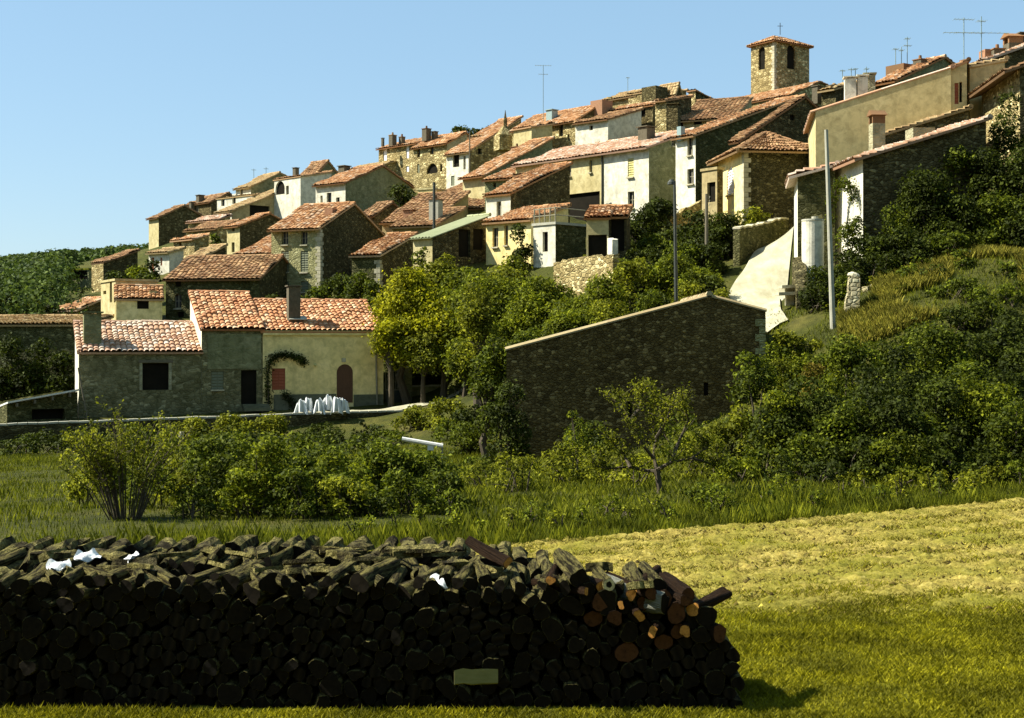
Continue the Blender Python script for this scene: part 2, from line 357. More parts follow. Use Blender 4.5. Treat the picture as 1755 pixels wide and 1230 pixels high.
def house(label, c, eave, base, a=45, L=None, R=None, Ll=None, Rl=None, roof='gableL', apex=None, pitch=.33, ridge=.5, wl='plaster_beige', wr=None, rm='roof_red',
          ov=.35, og=.14, win=(), chim=(), name='stone_house', cat='house', group=None, ext=4.0, quoins=False, aerial=(), ctrl=True, depth=.22, tw=None, plain=False, split=None, ta=None):
    px, Y = c; C = P(px, eave, Y); ze = C.z; zb = P(px, base, Y).z
    ar = math.radians(a); dL = (-math.cos(ar), math.sin(ar)); dR = (math.sin(ar), math.cos(ar)); nL = (-dR[0], -dR[1]); nR = (-dL[0], -dL[1])
    Ll = Ll or along(C, dL, L); Rl = Rl or along(C, dR, R)
    near = Y < 112; tw = tw or (.27 if Y < 100 else .34)
    origin = Vector((C.x, C.y, zb)); root = empty(name, origin, label, cat, group)
    def W(u, v, z): return Vector((C.x + u * dL[0] + v * dR[0], C.y + u * dL[1] + v * dR[1], z))
    def face_px(face, px, py):
        d = dL if face == 'L' else dR; t = along(C, d, px); return t, CZ + (HY - py) / F * (C.y + t * d[1])
    pl = [(0, ze), (Ll, ze)]; pr = [(0, ze), (Rl, ze)]; pbl, pbr = list(pl), list(pr)   # facade tops; back walls
    rb = MB(); lift = .05
    if roof in ('gableL', 'shedL'):
        if apex: vr, zr = face_px('R', *apex)
        else: vr = Rl * (ridge if roof == 'gableL' else 1); zr = ze + pitch * vr
        s = (zr - ze) / vr
        if roof == 'shedL': zr = ze + s * Rl; vr = Rl
        ze2 = zr - s * (Rl - vr)
        pr = [(0, ze), (vr, zr)] + ([(Rl, ze2)] if roof == 'gableL' else []); pbr = pr
        pbl = [(0, ze2), (Ll, ze2)]
        ext2 = vr if roof == 'gableL' else Rl + .15
        tile_plane(rb, W(-og, -ov, ze - s * ov + lift), W(Ll + og, -ov, ze - s * ov + lift), W(Ll + og, ext2, ze + s * ext2 + lift), W(-og, ext2, ze + s * ext2 + lift), tw, plain=plain)
        if roof == 'gableL':
            tile_plane(rb, W(-og, Rl + ov, ze2 - s * ov + lift), W(Ll + og, Rl + ov, ze2 - s * ov + lift), W(Ll + og, vr, zr + lift), W(-og, vr, zr + lift), tw, plain=plain)
            ridge_caps(rb, W(-og, vr, zr + lift + .03), W(Ll + og, vr, zr + lift + .03))
        else: ridge_caps(rb, W(-og, Rl + .1, zr + lift + .06), W(Ll + og, Rl + .1, zr + lift + .06))
    elif roof in ('gableR', 'shedR'):
        if apex: ur, zr = face_px('L', *apex)
        else: ur = Ll * (ridge if roof == 'gableR' else 1); zr = ze + pitch * ur
        s = (zr - ze) / ur
        if roof == 'shedR': zr = ze + s * Ll; ur = Ll
        ze2 = zr - s * (Ll - ur)
        pl = [(0, ze), (ur, zr)] + ([(Ll, ze2)] if roof == 'gableR' else []); pbl = pl
        pbr = [(0, ze2), (Rl, ze2)]
        ext2 = ur if roof == 'gableR' else Ll + .15
        tile_plane(rb, W(-ov, -og, ze - s * ov + lift), W(-ov, Rl + og, ze - s * ov + lift), W(ext2, Rl + og, ze + s * ext2 + lift), W(ext2, -og, ze + s * ext2 + lift), tw, plain=plain)
        if roof == 'gableR':
            tile_plane(rb, W(Ll + ov, -og, ze2 - s * ov + lift), W(Ll + ov, Rl + og, ze2 - s * ov + lift), W(ur, Rl + og, zr + lift), W(ur, -og, zr + lift), tw, plain=plain)
            ridge_caps(rb, W(ur, -og, zr + lift + .03), W(ur, Rl + og, zr + lift + .03))
        else: ridge_caps(rb, W(Ll + .1, -og, zr + lift + .06), W(Ll + .1, Rl + og, zr + lift + .06))
    elif roof == 'hip':
        h = min(Ll, Rl) / 2; zr = ze + pitch * h; zo = ze - pitch * ov + lift; zr += lift
        A, B, Cc, D = W(-ov, -ov, zo), W(Ll + ov, -ov, zo), W(Ll + ov, Rl + ov, zo), W(-ov, Rl + ov, zo)
        if Rl >= Ll: r0, r1 = W(Ll / 2, h, zr), W(Ll / 2, max(h, Rl - h) + .01, zr)
        else: r0, r1 = W(h, Rl / 2, zr), W(max(h, Ll - h) + .01, Rl / 2, zr)
        if Rl >= Ll: pls = ((A, B, r0, r0), (A, D, r1, r0), (B, Cc, r1, r0), (D, Cc, r1, r1)); hips = ((A, r0), (B, r0), (Cc, r1), (D, r1))
        else: pls = ((A, B, r1, r0), (A, D, r0, r0), (D, Cc, r1, r0), (B, Cc, r1, r1)); hips = ((A, r0), (B, r1), (Cc, r1), (D, r0))
        for q in pls: tile_plane(rb, *q, tw)
        for q in hips: ridge_caps(rb, q[0] + Vector((0, 0, .05)), q[1] + Vector((0, 0, .06)), .1)
        if (r1 - r0).length > .3: ridge_caps(rb, r0 + Vector((0, 0, .03)), r1 + Vector((0, 0, .03)))
    elif roof == 'flat':
        rb.box(W(Ll / 2, Rl / 2, ze + .08), W(Ll / 2 + .08, 0, 0) - W(0, 0, 0), W(0, Rl / 2 + .08, 0) - W(0, 0, 0), (0, 0, .08))
    opsL, opsR = [], []
    for (face, x0, x1, y0, y1, kind) in win:
        d = dL if face == 'L' else dR
        ta, tb = sorted((along(C, d, x0), along(C, d, x1))); tm = (ta + tb) / 2; Ym = C.y + tm * d[1]; lim = Ll if face == 'L' else Rl
        ta, tb = max(ta, .04), min(tb, lim - .04)
        z1, z0 = CZ + (HY - y0) / F * Ym, CZ + (HY - y1) / F * Ym
        if tb - ta < .1: continue
        arch = kind.startswith('a'); k = kind[1:] if arch else kind
        (opsL if face == 'L' else opsR).append((ta, tb, z0, z1, arch, k))
    wb = MB(); base_z = zb - ext
    if split:
        ts = along(C, dL, split[0]); wb3 = MB()
        facade(wb3, C, dL, nL, ts, base_z, [(0, ze), (ts, ze)], [o for o in opsL if o[1] <= ts], depth); wb3.build('wall', M[split[1]], root, origin)
        facade(wb, W(ts, 0, 0), dL, nL, Ll - ts, base_z, [(0, ze), (Ll - ts, ze)], [(o[0] - ts, o[1] - ts, *o[2:]) for o in opsL if o[0] >= ts], depth)
        ptL = lambda x, z, e=0: W(x, 0, z) - Vector((*nL, 0)) * e
    else: ptL = facade(wb, C, dL, nL, Ll, base_z, pl, opsL, depth)
    wb2 = MB() if wr else wb
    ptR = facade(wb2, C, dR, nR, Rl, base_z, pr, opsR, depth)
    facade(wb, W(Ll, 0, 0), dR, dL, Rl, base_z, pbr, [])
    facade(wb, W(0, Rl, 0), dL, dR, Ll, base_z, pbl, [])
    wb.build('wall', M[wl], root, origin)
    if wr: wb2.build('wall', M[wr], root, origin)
    rb.build('roof', M[rm], root, origin)
    openings(root, origin, ptL, opsL, near); openings(root, origin, ptR, opsR, near)
    for ch in chim:
        cpx, cpy, dY, w, h = ch[:5]; mat = ch[5] if len(ch) > 5 else 'chim_dark'; cap = ch[6] if len(ch) > 6 else 'slab'
        p = P(cpx, cpy, Y + dY); mb = MB(); ux = Vector((*dL, 0)) * w / 2; vx = Vector((*dR, 0)) * w / 2
        mb.box(p + Vector((0, 0, -h / 2 - .12)), ux, vx, (0, 0, h / 2)); co = mb.build('chimney', M[mat], root, origin)
        cb = MB()
        if cap == 'slab':
            cb.box(p + Vector((0, 0, -.03)), ux * 1.25, vx * 1.25, (0, 0, .035))
            for sx in (-1, 1):
                for sy in (-1, 1): cb.box(p + Vector((0, 0, -.095)) + ux * .8 * sx + vx * .8 * sy, ux * .2, vx * .2, (0, 0, .03))
        elif cap == 'pot':
            cb.tube([p + Vector((0, 0, -.13)), p + Vector((0, 0, .22))], [.13, .1], 8); cb.box(p + Vector((0, 0, -.1)), ux * 1.15, vx * 1.15, (0, 0, .03))
        elif cap == 'gable':
            for sx in (-1, 1): cb.box(p + Vector((0, 0, .08)) + ux * .8 * sx, ux * .2, vx, (0, 0, .2))
            q = [p + ux * 1.3 * sx + vx * 1.3 * sy + Vector((0, 0, .28)) for sx, sy in ((-1, -1), (1, -1), (1, 1), (-1, 1))]; rz = [p - vx * 1.3 + Vector((0, 0, .55)), p + vx * 1.3 + Vector((0, 0, .55))]
            cb.quad(q[0], q[3], rz[1], rz[0]); cb.quad(q[1], q[2], rz[1], rz[0]); cb.quad(q[0], q[1], rz[0]); cb.quad(q[3], q[2], rz[1]); cb.quad(*q)
        cb.build('chimney_cap', M['roof_brown' if cap != 'slab' else mat], co, origin)
    for (apx, a0, a1, dY, spans) in aerial:
        mb = MB(); q0, q1 = P(apx, a1, Y + dY), P(apx, a0, Y + dY); mb.tube([q0 - Vector((0, 0, .8)), q1], .03, 5)
        for (yy, hw) in spans:
            p = P(apx, yy, Y + dY); hwm = hw / F * (Y + dY); mb.tube([p - Vector((hwm, .1, 0)), p + Vector((hwm, .1, 0))], .018, 4)
            for k in range(-3, 4): mb.tube([p + Vector((hwm * k / 3.2, -.3, 0)), p + Vector((hwm * k / 3.2, .3, 0))], .01, 4)
        mb.build('antenna', M['aerial'], root, origin)
    if quoins:
        qb = MB(); z = zb - .2; k = 0; dl, dr, up = Vector((*dL, 0)), Vector((*dR, 0)), Vector((0, 0, 1))
        while z < ze - .35:
            h = RND.uniform(.24, .34); la, lb = ((.42, .26) if k % 2 else (.26, .42)); k += 1
            cc = W(0, 0, z + h / 2)
            qb.box(cc + dl * la / 2 + dr * .02, dl * (la / 2 + .012), dr * .035, up * (h / 2 - .012)); qb.box(cc + dr * (lb / 2 + .04) + dl * .01, dl * .022, dr * (lb / 2 - .02), up * (h / 2 - .012)); z += h
        qb.build('quoins', M['quoin'], root, origin)
    if ctrl:
        for u, v in ((0, 0), (Ll, 0), (0, Rl)):
            p = W(u, v, zb); CTRL.append((p.x, p.y, zb))
    return dict(root=root, origin=origin, W=W, C=C, dL=dL, dR=dR, nL=nL, nR=nR, Ll=Ll, Rl=Rl, ze=ze, zb=zb, ptL=ptL, ptR=ptR)

# ================================================================== the village, far to near
# --- far left end of the ridge
house('tall gabled stone house at the far left end of the skyline, bare dark side wall', (272, 165), 372, 432, 50, L=255, Rl=10.5, apex=(316, 352), wl='plaster_cream', wr='stone_brown', rm='roof_brown', quoins=False)
house('low tiled house on the skyline with two dark chimneys, above the far left gable', (362, 172), 345, 400, 50, L=318, Rl=8, apex=(392, 331), wl='stone_brown', rm='roof_brown',
      chim=[(329, 346, 3, .5, 1.4), (343, 334, 3, .75, 2.2)])
house('pale house on the skyline under a yellowish tiled gable with two small windows', (430, 156), 319, 365, 50, L=404, Rl=10, apex=(479, 296), wl='plaster_white', wr='plaster_green', rm='roof_ochre',
      win=[('L', 411, 416, 323, 338, 'w')], aerial=[(435, 289, 312, 5, [(291, 4)]), (456, 286, 302, 5, [(289, 4)])])
house('pale plaster house with two slit windows stepping down the skyline on the left', (432, 151), 334, 385, 42, L=372, Rl=4, roof='shedL', pitch=.1, wl='plaster_white', rm='roof_ochre', ov=.1,
      win=[('L', 379, 385, 341, 353, 'w'), ('L', 398, 404, 332, 349, 'w')])
house('white walled house with a yellow verge and dark open loggia on its side', (397, 146), 361, 405, 48, L=371, Rl=8.5, roof='shedL', apex=(468, 333), wl='plaster_white', wr='plaster_beige', rm='roof_ochre',
      win=[('L', 374, 378, 383, 398, 'w'), ('L', 388, 392, 371, 388, 'w'), ('R', 428, 462, 352, 372, 'o')])
house('narrow house under a thin pink roof left of the white walled house', (368, 143), 377, 410, 40, L=323, Rl=2, roof='shedL', pitch=.3, wl='stone_yellow', rm='roof_pink')
house('long yellow stone house with a sagging brown roof on the left slope', (372, 138), 391, 436, 40, L=319, Rl=2.6, roof='shedL', pitch=.34, wl='stone_yellow', rm='roof_brown',
      win=[('L', 343, 347, 415, 428, 'w'), ('L', 347, 351, 405, 412, 'w')])
house('small yellow stone house with slit windows at the left foot of the terrace row', (333, 134), 409, 455, 46, L=297, Rl=1.6, roof='shedL', pitch=.28, wl='stone_yellow', rm='roof_red',
      win=[('L', 307, 311, 415, 428, 'w'), ('L', 299, 303, 432, 450, 'w')])
house('little white cottage with red doors at the left edge of the village', (290, 132), 432, 466, 34, L=255, Rl=1.8, roof='shedL', pitch=.25, wl='plaster_white', rm='roof_ochre',
      win=[('L', 259, 264, 441, 464, 'r'), ('L', 275, 278, 441, 455, 'r')])
house('narrow yellow house with one window above another beside a dark gable', (411, 129), 386, 440, 48, L=389, Rl=8, roof='gableL', apex=(462, 366), wl='plaster_cream', wr='stone_brown', rm='roof_red',
      win=[('L', 397, 402, 388, 396, 'w'), ('L', 397, 402, 415, 432, 'w')])
house('shed with an orange tiled roof tucked behind the long brown roof', (464, 119), 433, 470, 25, L=405, Rl=7, roof='shedL', pitch=.36, wl='stone_brown', rm='roof_red')
house('small outbuilding with ochre roof and shaded side wall behind the long brown roof', (346, 122), 441, 470, 40, L=320, R=386, roof='shedL', apex=(388, 420), wl='stone_yellow', wr='stone_brown', rm='roof_ochre')
# --- ridge between the left end and the centre
house('pale tower like house with a dark arched loggia under its parapet', (515, 146), 302, 375, 46, L=470, Rl=4, roof='shedL', pitch=.2, wl='plaster_white', rm='roof_brown', ov=.1,
      win=[('L', 472, 488, 310, 333, 'ao'), ('L', 490, 495, 318, 333, 'w')])
house('pale house with a single tall window under a dark roofed gable', (546, 150), 293, 372, 42, L=519, Rl=6, roof='gableL', apex=(562, 276), wl='plaster_white', wr='plaster_green', rm='roof_brown',
      win=[('L', 523, 529, 319, 339, 'w')], chim=[(507, 287, 4, .5, 1.0)])
house('broad grey green gable with an orange roof and white left front', (592, 126), 312, 372, 40, L=541, Rl=8.5, roof='gableL', apex=(656, 284), wl='plaster_white', wr='plaster_green', rm='roof_red',
      win=[('L', 549, 553, 335, 348, 'w'), ('L', 560, 568, 330, 350, 'w'), ('L', 576, 582, 338, 352, 'w')], chim=[(590, 284, 6, .8, 1.0)])
house('long low roof with yellow lichen behind the grey green gable', (648, 152), 284, 320, 50, L=575, Rl=6, roof='gableL', pitch=.3, wl='stone_yellow', rm='roof_ochre')
house('tall beige house with white shutters and chimneys on the left skyline', (716, 151), 245, 320, 45, L=649, Rl=7, roof='gableL', pitch=.32, wl='stone_yellow', wr='plaster_grey', rm='roof_red',
      win=[('L', 657, 663, 252, 275, 'W'), ('L', 696, 701, 249, 271, 'W'), ('L', 696, 701, 284, 294, 'W')],
      chim=[(673, 230, 3, .62, 1.2, 'chim_dark', 'pot'), (689, 233, 3, .5, 1.0, 'chim_dark', 'pot'), (656, 236, 2, .25, .8)])
house('yellow stone house with a wide dark loggia below two upper windows', (766, 145), 245, 325, 45, L=708, Rl=8.5, roof='gableL', apex=(798, 227), wl='stone_yellow', wr='plaster_grey', rm='roof_red',
      win=[('L', 715, 720, 250, 269, 'w'), ('L', 737, 743, 248, 264, 'w'), ('L', 731, 750, 280, 297, 'ao'), ('L', 754, 758, 281, 294, 'w'), ('L', 715, 719, 281, 296, 's')],
      chim=[(731, 219, 4, .7, 1.3, 'chim_dark', 'pot'), (745, 225, 4, .5, 1.0)])
house('white fronted house with a balcony window next to a yellow stone side', (803, 140), 259, 325, 45, L=765, Rl=7.5, roof='shedL', apex=(834, 239), wl='plaster_white', wr='stone_yellow', rm='roof_red',
      win=[('L', 776, 787, 265, 286, 'o'), ('L', 794, 798, 267, 290, 'w'), ('L', 773, 779, 301, 318, 's'), ('R', 819, 826, 254, 264, 'o')])
house('stone barn wall with a small square window below the dark tree crowns', (850, 143), 232, 300, 30, L=805, Rl=5, roof='shedL', pitch=.2, wl='stone_yellow', rm='roof_ochre', win=[('L', 829, 834, 254, 262, 'o')])
house('low house with a sagging orange roof between the white front and the long house', (831, 121), 299, 335, 45, L=793, Rl=8.5, roof='shedL', apex=(872, 277), wl='plaster_cream', wr='plaster_green', rm='roof_red', ov=.5,
      chim=[(886, 250, 7, .8, 2.4, 'brick', 'pot')])
house('small shed with a bright orange roof and one tiny window', (882, 114), 305, 345, 30, L=831, Rl=5, roof='shedL', pitch=.34, wl='plaster_green', rm='roof_red', win=[('L', 845, 850, 313, 321, 'o')])
# --- the jumble of roofs in the middle
house('low house under a bright edged brown roof just right of the tall shuttered house', (642, 116), 368, 400, 40, L=618, Rl=6, roof='gableL', apex=(672, 347), wl='stone_brown', rm='roof_brown')
house('broad sagging brown roof in the middle of the village', (742, 112), 378, 400, 22, L=655, Rl=7, roof='shedL', pitch=.42, wl='plaster_beige', rm='roof_brown', chim=[(702, 359, 2, .8, 1.1, 'brick')])
house('lower brown roof strip with a tall pale chimney at its right', (746, 106), 386, 410, 24, L=672, Rl=5, roof='shedL', pitch=.34, wl='plaster_beige', rm='roof_brown', chim=[(747, 340, 2, .8, 2.4, 'concrete', 'pot')])
house('orange brown roof right of the pale chimney in the middle of the village', (832, 118), 356, 400, 25, L=752, Rl=8, roof='shedL', pitch=.36, wl='plaster_green', rm='roof_brown')
house('small ochre hut with a flat top below the yellow stone house', (742, 128), 324, 345, 30, L=716, Rl=3, roof='flat', wl='yellow_render', rm='plaster_cream')
house('brown roof stepping up below the yellow stone house', (800, 126), 333, 360, 35, L=742, Rl=6, roof='shedL', pitch=.36, wl='stone_yellow', rm='roof_brown')
# --- upper right skyline
house('long skyline house with a sloping red roof and three tall windows', (986, 132), 206, 300, 48, L=878, Rl=9, roof='gableL', apex=(1024, 181), wl='stone_yellow', wr='stone_brown', rm='roof_red',
      win=[('L', 925, 931, 219, 238, 'w'), ('L', 958, 965, 211, 233, 'w'), ('L', 972, 976, 230, 241, 'w')], chim=[(946, 188, 4, .8, 1.1, 'aerial')],
      aerial=[(931, 112, 195, 5, [(112, 14), (127, 8)])])
house('pale plaster end of the skyline row with a blank lit front', (911, 131), 217, 300, 50, L=880, Rl=2.6, roof='shedL', pitch=.2, wl='plaster_cream', rm='roof_red', ov=.2)
house('small white house with one tiny window beneath the skyline row', (1042, 126), 204, 250, 42, L=986, Rl=5, roof='shedL', pitch=.3, wl='plaster_white', rm='roof_brown', win=[('L', 1010, 1016, 215, 223, 'o')])
house('skyline house with a yellow lichen roof and a tall brick chimney', (1092, 142), 163, 215, 46, L=1032, Rl=7, roof='gableL', pitch=.35, wl='stone_yellow', rm='roof_ochre',
      win=[('L', 1041, 1047, 166, 178, 'o')], chim=[(1031, 171, -8, 1.5, 2.2, 'brick', 'none')], aerial=[(1076, 132, 172, 3, [(133, 3)])])
house('ruined stone house on the skyline with a dark chimney block', (1122, 140), 155, 215, 46, L=1077, Rl=5, roof='shedL', pitch=.12, wl='stone_yellow', rm='roof_ochre', ov=.1, chim=[(1122, 148, -2, 1.8, 2.6, 'stone_dark', 'none')])
house('small gabled stone house at the peak of the skyline row', (1160, 141), 152, 215, 46, L=1131, Rl=5, roof='gableL', apex=(1163, 143), wl='stone_yellow', wr='stone_dark', rm='roof_ochre', ridge=.1)
house('house with a pink roof strip above dark arched stone openings', (1119, 130), 180, 250, 44, L=1037, Rl=5, roof='gableL', pitch=.3, wl='stone_brown', rm='roof_red', ov=.2,
      win=[('L', 1058, 1066, 198, 213, 'o'), ('L', 1072, 1080, 194, 211, 'ao'), ('L', 1098, 1106, 186, 200, 'o')])
house('pale narrow stone house with a lit front right of the arched openings', (1142, 122), 172, 235, 40, L=1123, Rl=4, roof='shedL', pitch=.22, wl='stone_yellow', wr='stone_dark', rm='roof_brown')
house('dark stone gable with a pale lit edge below the peak of the skyline', (1192, 134), 155, 205, 46, L=1180, Rl=9, roof='shedL', pitch=-.2, wl='stone_yellow', wr='stone_dark', rm='roof_brown', ov=.1)
house('wide brown tiled roof over a beige wall with one dark window', (1258, 121), 201, 245, 22, L=1162, Rl=7, roof='shedL', pitch=.40, wl='plaster_beige', rm='roof_brown', ov=.4,
      win=[('L', 1189, 1203, 205, 213, 'o'), ('L', 1165, 1171, 208, 222, 'o')], chim=[(1155, 178, -3, .9, 2.2, 'stone_brown')])
# --- church: square belfry + nave roofs
ch = house('square church belfry with arched openings and a low tiled pyramid roof on the hilltop', (1327, 150), 68, 165, 54, L=1287, R=1387, roof='hip', pitch=.46, wl='stone_yellow', rm='roof_red', ov=.35, name='church', cat='church', ext=3,
           win=[('L', 1300, 1311, 80, 119, 'ao'), ('R', 1349, 1363, 77, 118, 'ao')], quoins=True)
def add_plane(name, mat, root, origin, quads, tw=.34):
    rb = MB()
    for q in quads: tile_plane(rb, *q, tw)
    return rb.build(name, M[mat], root, origin)
nb = MB(); W = ch['W']; Lc, Rc = ch['Ll'], ch['Rl']; zg = P(1327, 157, 150).z
# nave runs along dL on the far side and a lower aisle in front
q = []
q.append((W(-6.5, -5.2, zg - 1.9), W(9.5, -5.2, zg - 1.9), W(9.5, -.02, zg + .15), W(-6.5, -.02, zg + .15)))
q.append((W(-6.5, Rc + 5, zg - 1.9), W(9.5, Rc + 5, zg - 1.9), W(9.5, -.02, zg + .15), W(-6.5, -.02, zg + .15)))
add_plane('nave_roof', 'roof_red', ch['root'], ch['origin'], q)
mb = MB()
for (u0, v0, u1, v1) in ((-6.3, -5, 9.3, -5), (-6.3, -5, -6.3, Rc + 4.8), (9.3, -5, 9.3, Rc + 4.8)):
    if u0 == u1: mb.quad(W(u0, v0, zg - 9), W(u1, v1, zg - 9), W(u1, v1, zg - 1.9), W(u1, 0, zg + .05), W(u0, v0, zg - 1.9))
    else: mb.quad(W(u0, v0, zg - 9), W(u1, v1, zg - 9), W(u1, v1, zg - 1.9), W(u0, v0, zg - 1.9))
mb.build('nave_wall', M['stone_yellow'], ch['root'], ch['origin'])
bm_ = MB(); bc = W(1.9, Rc * .12 + .5, P(1305, 108, 151).z); prof = [(0, .05), (.05, .22), (.3, .3), (.6, .36), (.75, .5)]
bm_.tube([bc - Vector((0, 0, h)) for h, r in prof], [r for h, r in prof], 12); bm_.build('bell', simple_mat('old bronze', (.30, .32, .24), (.40, .41, .32), 6, .5), ch['root'], ch['origin'])
cr = MB(); tp = W(Lc / 2, Rc / 2, P(1337, 51, 152).z); cr.tube([tp - Vector((0, 0, .3)), tp + Vector((0, 0, 1.0))], .04, 5); cr.tube([tp + Vector((-.3, 0, .65)), tp + Vector((.3, 0, .65))], .03, 4)
cr.build('cross', M['iron'], ch['root'], ch['origin'])

# --- big terrace of houses in the upper middle
LH = house('long house with a wide pink orange roof, shuttered windows and a white plaster front', (1112, 100), 251, 400, 48, L=884, Rl=8.5, roof='gableL', apex=(1188, 223), wl='plaster_cream', wr='plaster_green', rm='roof_pink', ov=.45,
      win=[('L', 941, 948, 284, 312, 'w'), ('L', 972, 979, 279, 302, 'w'), ('L', 1010, 1015, 274, 295, 'w'), ('L', 1076, 1086, 271, 303, 'Y'), ('L', 1076, 1087, 328, 356, 'w'), ('R', 1151, 1158, 237, 250, 'w'),
           ('L', 958, 1028, 331, 383, 'o')], chim=[(1108, 217, 4, .9, 1.6, 'chim_dark')], depth=.9, split=(1035, 'plaster_white'))
mb = MB(); x0 = along(LH['C'], LH['dL'], 1033); dn = Vector((*LH['nL'], 0))
a0 = LH['ptL'](x0, LH['ze'] - .1, -.07); mb.tube([a0, LH['ptL'](x0, LH['zb'], -.07)], .06, 6); mb.build('drainpipe', M['iron'], LH['root'], LH['origin'])
house('tall pale house with two dark windows and a long dark green side wall', (1192, 97), 231, 370, 52, L=1158, Rl=10.5, roof='shedL', apex=(1368, 166), wl='plaster_white', wr='stone_green', rm='roof_red', ov=.4,
      win=[('L', 1178, 1187, 235, 266, 'w'), ('L', 1178, 1189, 289, 315, 'w')], chim=[(1167, 214, 1, .4, 1.0, 'aerial', 'none')])
house('dark rubble gable rising behind the yellow chapel like house', (1272, 92), 238, 300, 58, Ll=.7, Rl=9, roof='gableL', apex=(1379, 166), wl='stone_green', wr='stone_dark', rm='roof_brown', ov=.5, win=[('R', 1354, 1362, 196, 206, 'o')], ctrl=False)
house('yellow fronted house with an arched white window, pale corner stones and a hipped roof', (1275, 85), 252, 404, 82, L=1231, R=1388, roof='hip', pitch=.56, wl='yellow_render', wr='stone_dark', rm='roof_brown', ov=.6, quoins=True,
      win=[('L', 1246, 1257, 286, 333, 'aW'), ('R', 1342, 1351, 253, 265, 'o')])
house('small yellow lean to wall with a dark gate left of the yellow fronted house', (1229, 87), 290, 385, 55, L=1203, Rl=.5, roof='flat', wl='plaster_beige', wr='stone_brown', rm='plaster_beige', win=[('L', 1212, 1226, 312, 346, 'o')])
house('white little house with one window above a dark brown side wall', (875, 98), 331, 385, 42, L=833, Rl=6.5, roof='shedL', apex=(930, 304), wl='plaster_white', wr='stone_brown', rm='roof_red', ov=.25, win=[('L', 851, 859, 345, 371, 'w')])
house('grey gable end with a slanting pipe at the left of the long house', (930, 108), 296, 350, 40, L=885, Rl=5, roof='shedL', pitch=.15, wl='plaster_grey', rm='roof_brown', win=[('L', 892, 899, 300, 308, 'o')])
house('yellow house with two tall dark windows under an orange roof and climbing vine', (910, 92), 376, 450, 40, L=833, Rl=4, roof='shedL', pitch=.3, wl='yellow_render', rm='roof_red', ov=.3,
      win=[('L', 844, 854, 390, 423, 'w'), ('L', 864, 871, 386, 420, 'w')])
TB = house('white terrace block with a narrow door and a railed balcony on top', (952, 88), 384, 450, 46, L=914, R=1004, roof='flat', wl='plaster_white', wr='stone_green', rm='concrete', win=[('L', 930, 939, 397, 431, 'D')])
mb = MB(); W = TB['W']
for u in np.linspace(.05, TB['Ll'] - .05, 5): mb.tube([W(u, .05, TB['ze'] + .15), W(u, .05, TB['ze'] + 1.1)], .05, 6)
for h in (.6, 1.05): mb.tube([W(0, .05, TB['ze'] + h), W(TB['Ll'], .05, TB['ze'] + h)], .035, 5); mb.tube([W(.05, 0, TB['ze'] + h), W(.05, TB['Rl'], TB['ze'] + h)], .035, 5)
mb.build('railing', M['frame'], TB['root'], TB['origin'])
house('little pigeon house with a tiled roof and open shaded porch', (1043, 82), 373, 440, 12, L=1005, Rl=2.2, roof='shedL', pitch=.36, wl='plaster_cream', wr='stone_dark', rm='roof_red', ov=.15,
      win=[('L', 1008, 1040, 402, 440, 'o')])
PP = house('open lean to with a tiled roof beside the pigeon house', (1073, 82.4), 371, 440, 12, L=1045, Rl=2, roof='shedL', pitch=.36, wl='stone_dark', rm='roof_red', ov=.2, win=[('L', 1047, 1070, 376, 430, 'o')])

# --- left centre houses
TW = house('tall narrow stone house with grey shutters, pale corner stones and a dark gable side', (549, 104), 389, 505, 24, L=465, R=668, roof='gableL', apex=(606, 349), wl='stone_soft', wr='stone_dark', rm='roof_red', ov=.45, quoins=True,
      win=[('L', 483, 494, 396, 419, 'w'), ('L', 516, 527, 396, 419, 'w'), ('L', 482, 495, 430, 466, 's'), ('L', 515, 528, 430, 466, 's'), ('L', 483, 495, 482, 500, 's'), ('L', 516, 528, 482, 500, 's')],
      chim=[(567, 354, 3, .7, 1.3, 'brick', 'none')])
house('annex with a sloping orange roof against the dark gable of the tall stone house', (651, 96), 437, 500, 20, L=603, R=712, roof='shedL', apex=(708, 404), wl='stone_green', wr='stone_brown', rm='roof_red', ov=.25, quoins=True)
house('open barn with a long grey green corrugated roof', (741, 92), 406, 452, 40, L=708, R=836, roof='shedL', apex=(832, 372), wl='plaster_cream', wr='stone_brown', rm='fibro', ov=.3, plain=True, tw=.3,
      win=[('R', 786, 806, 393, 440, 'o'), ('R', 811, 829, 392, 428, 'o')], name='barn', cat='barn')
house('long low house with a broad brown roof and shaded front behind the farm', (445, 100), 476, 545, 12, L=284, Rl=8.6, roof='gableL', pitch=.42, wl='stone_green', wr='stone_dark', rm='roof_brown', ov=.35,
      win=[('L', 300, 310, 479, 491, 'o'), ('L', 299, 311, 503, 528, 'aw'), ('L', 304, 315, 534, 545, 'o')])
house('small yellow house with a ribbed tile roof and one square window', (199, 95), 512, 562, 74, Ll=4.5, R=278, roof='gableR', pitch=.40, wl='yellow_render', rm='roof_red', ov=.15,
      win=[('R', 235, 255, 513, 529, 'o')], chim=[(262, 495, 1.5, .5, 1.0, 'plaster_cream', 'none')])
house('tall cream tower house with slit windows left of the small yellow house', (198, 99), 481, 545, 60, L=173, Rl=3, roof='flat', wl='plaster_cream', rm='plaster_cream', win=[('L', 177, 182, 498, 504, 'o'), ('L', 188, 192, 482, 518, 'o')])
house('long shed with a bright red tile verge and pale lit wall at the left', (137, 104), 529, 560, 52, L=102, R=178, roof='shedL', apex=(172, 514), wl='plaster_cream', wr='stone_dark', rm='roof_red', ov=.3)
house('ruined house swallowed by ivy at the left end of the village', (177, 126), 450, 500, 46, L=157, R=236, roof='shedL', apex=(232, 431), wl='stone_yellow', wr='stone_dark', rm='roof_brown', ov=.05, name='ruined_house')
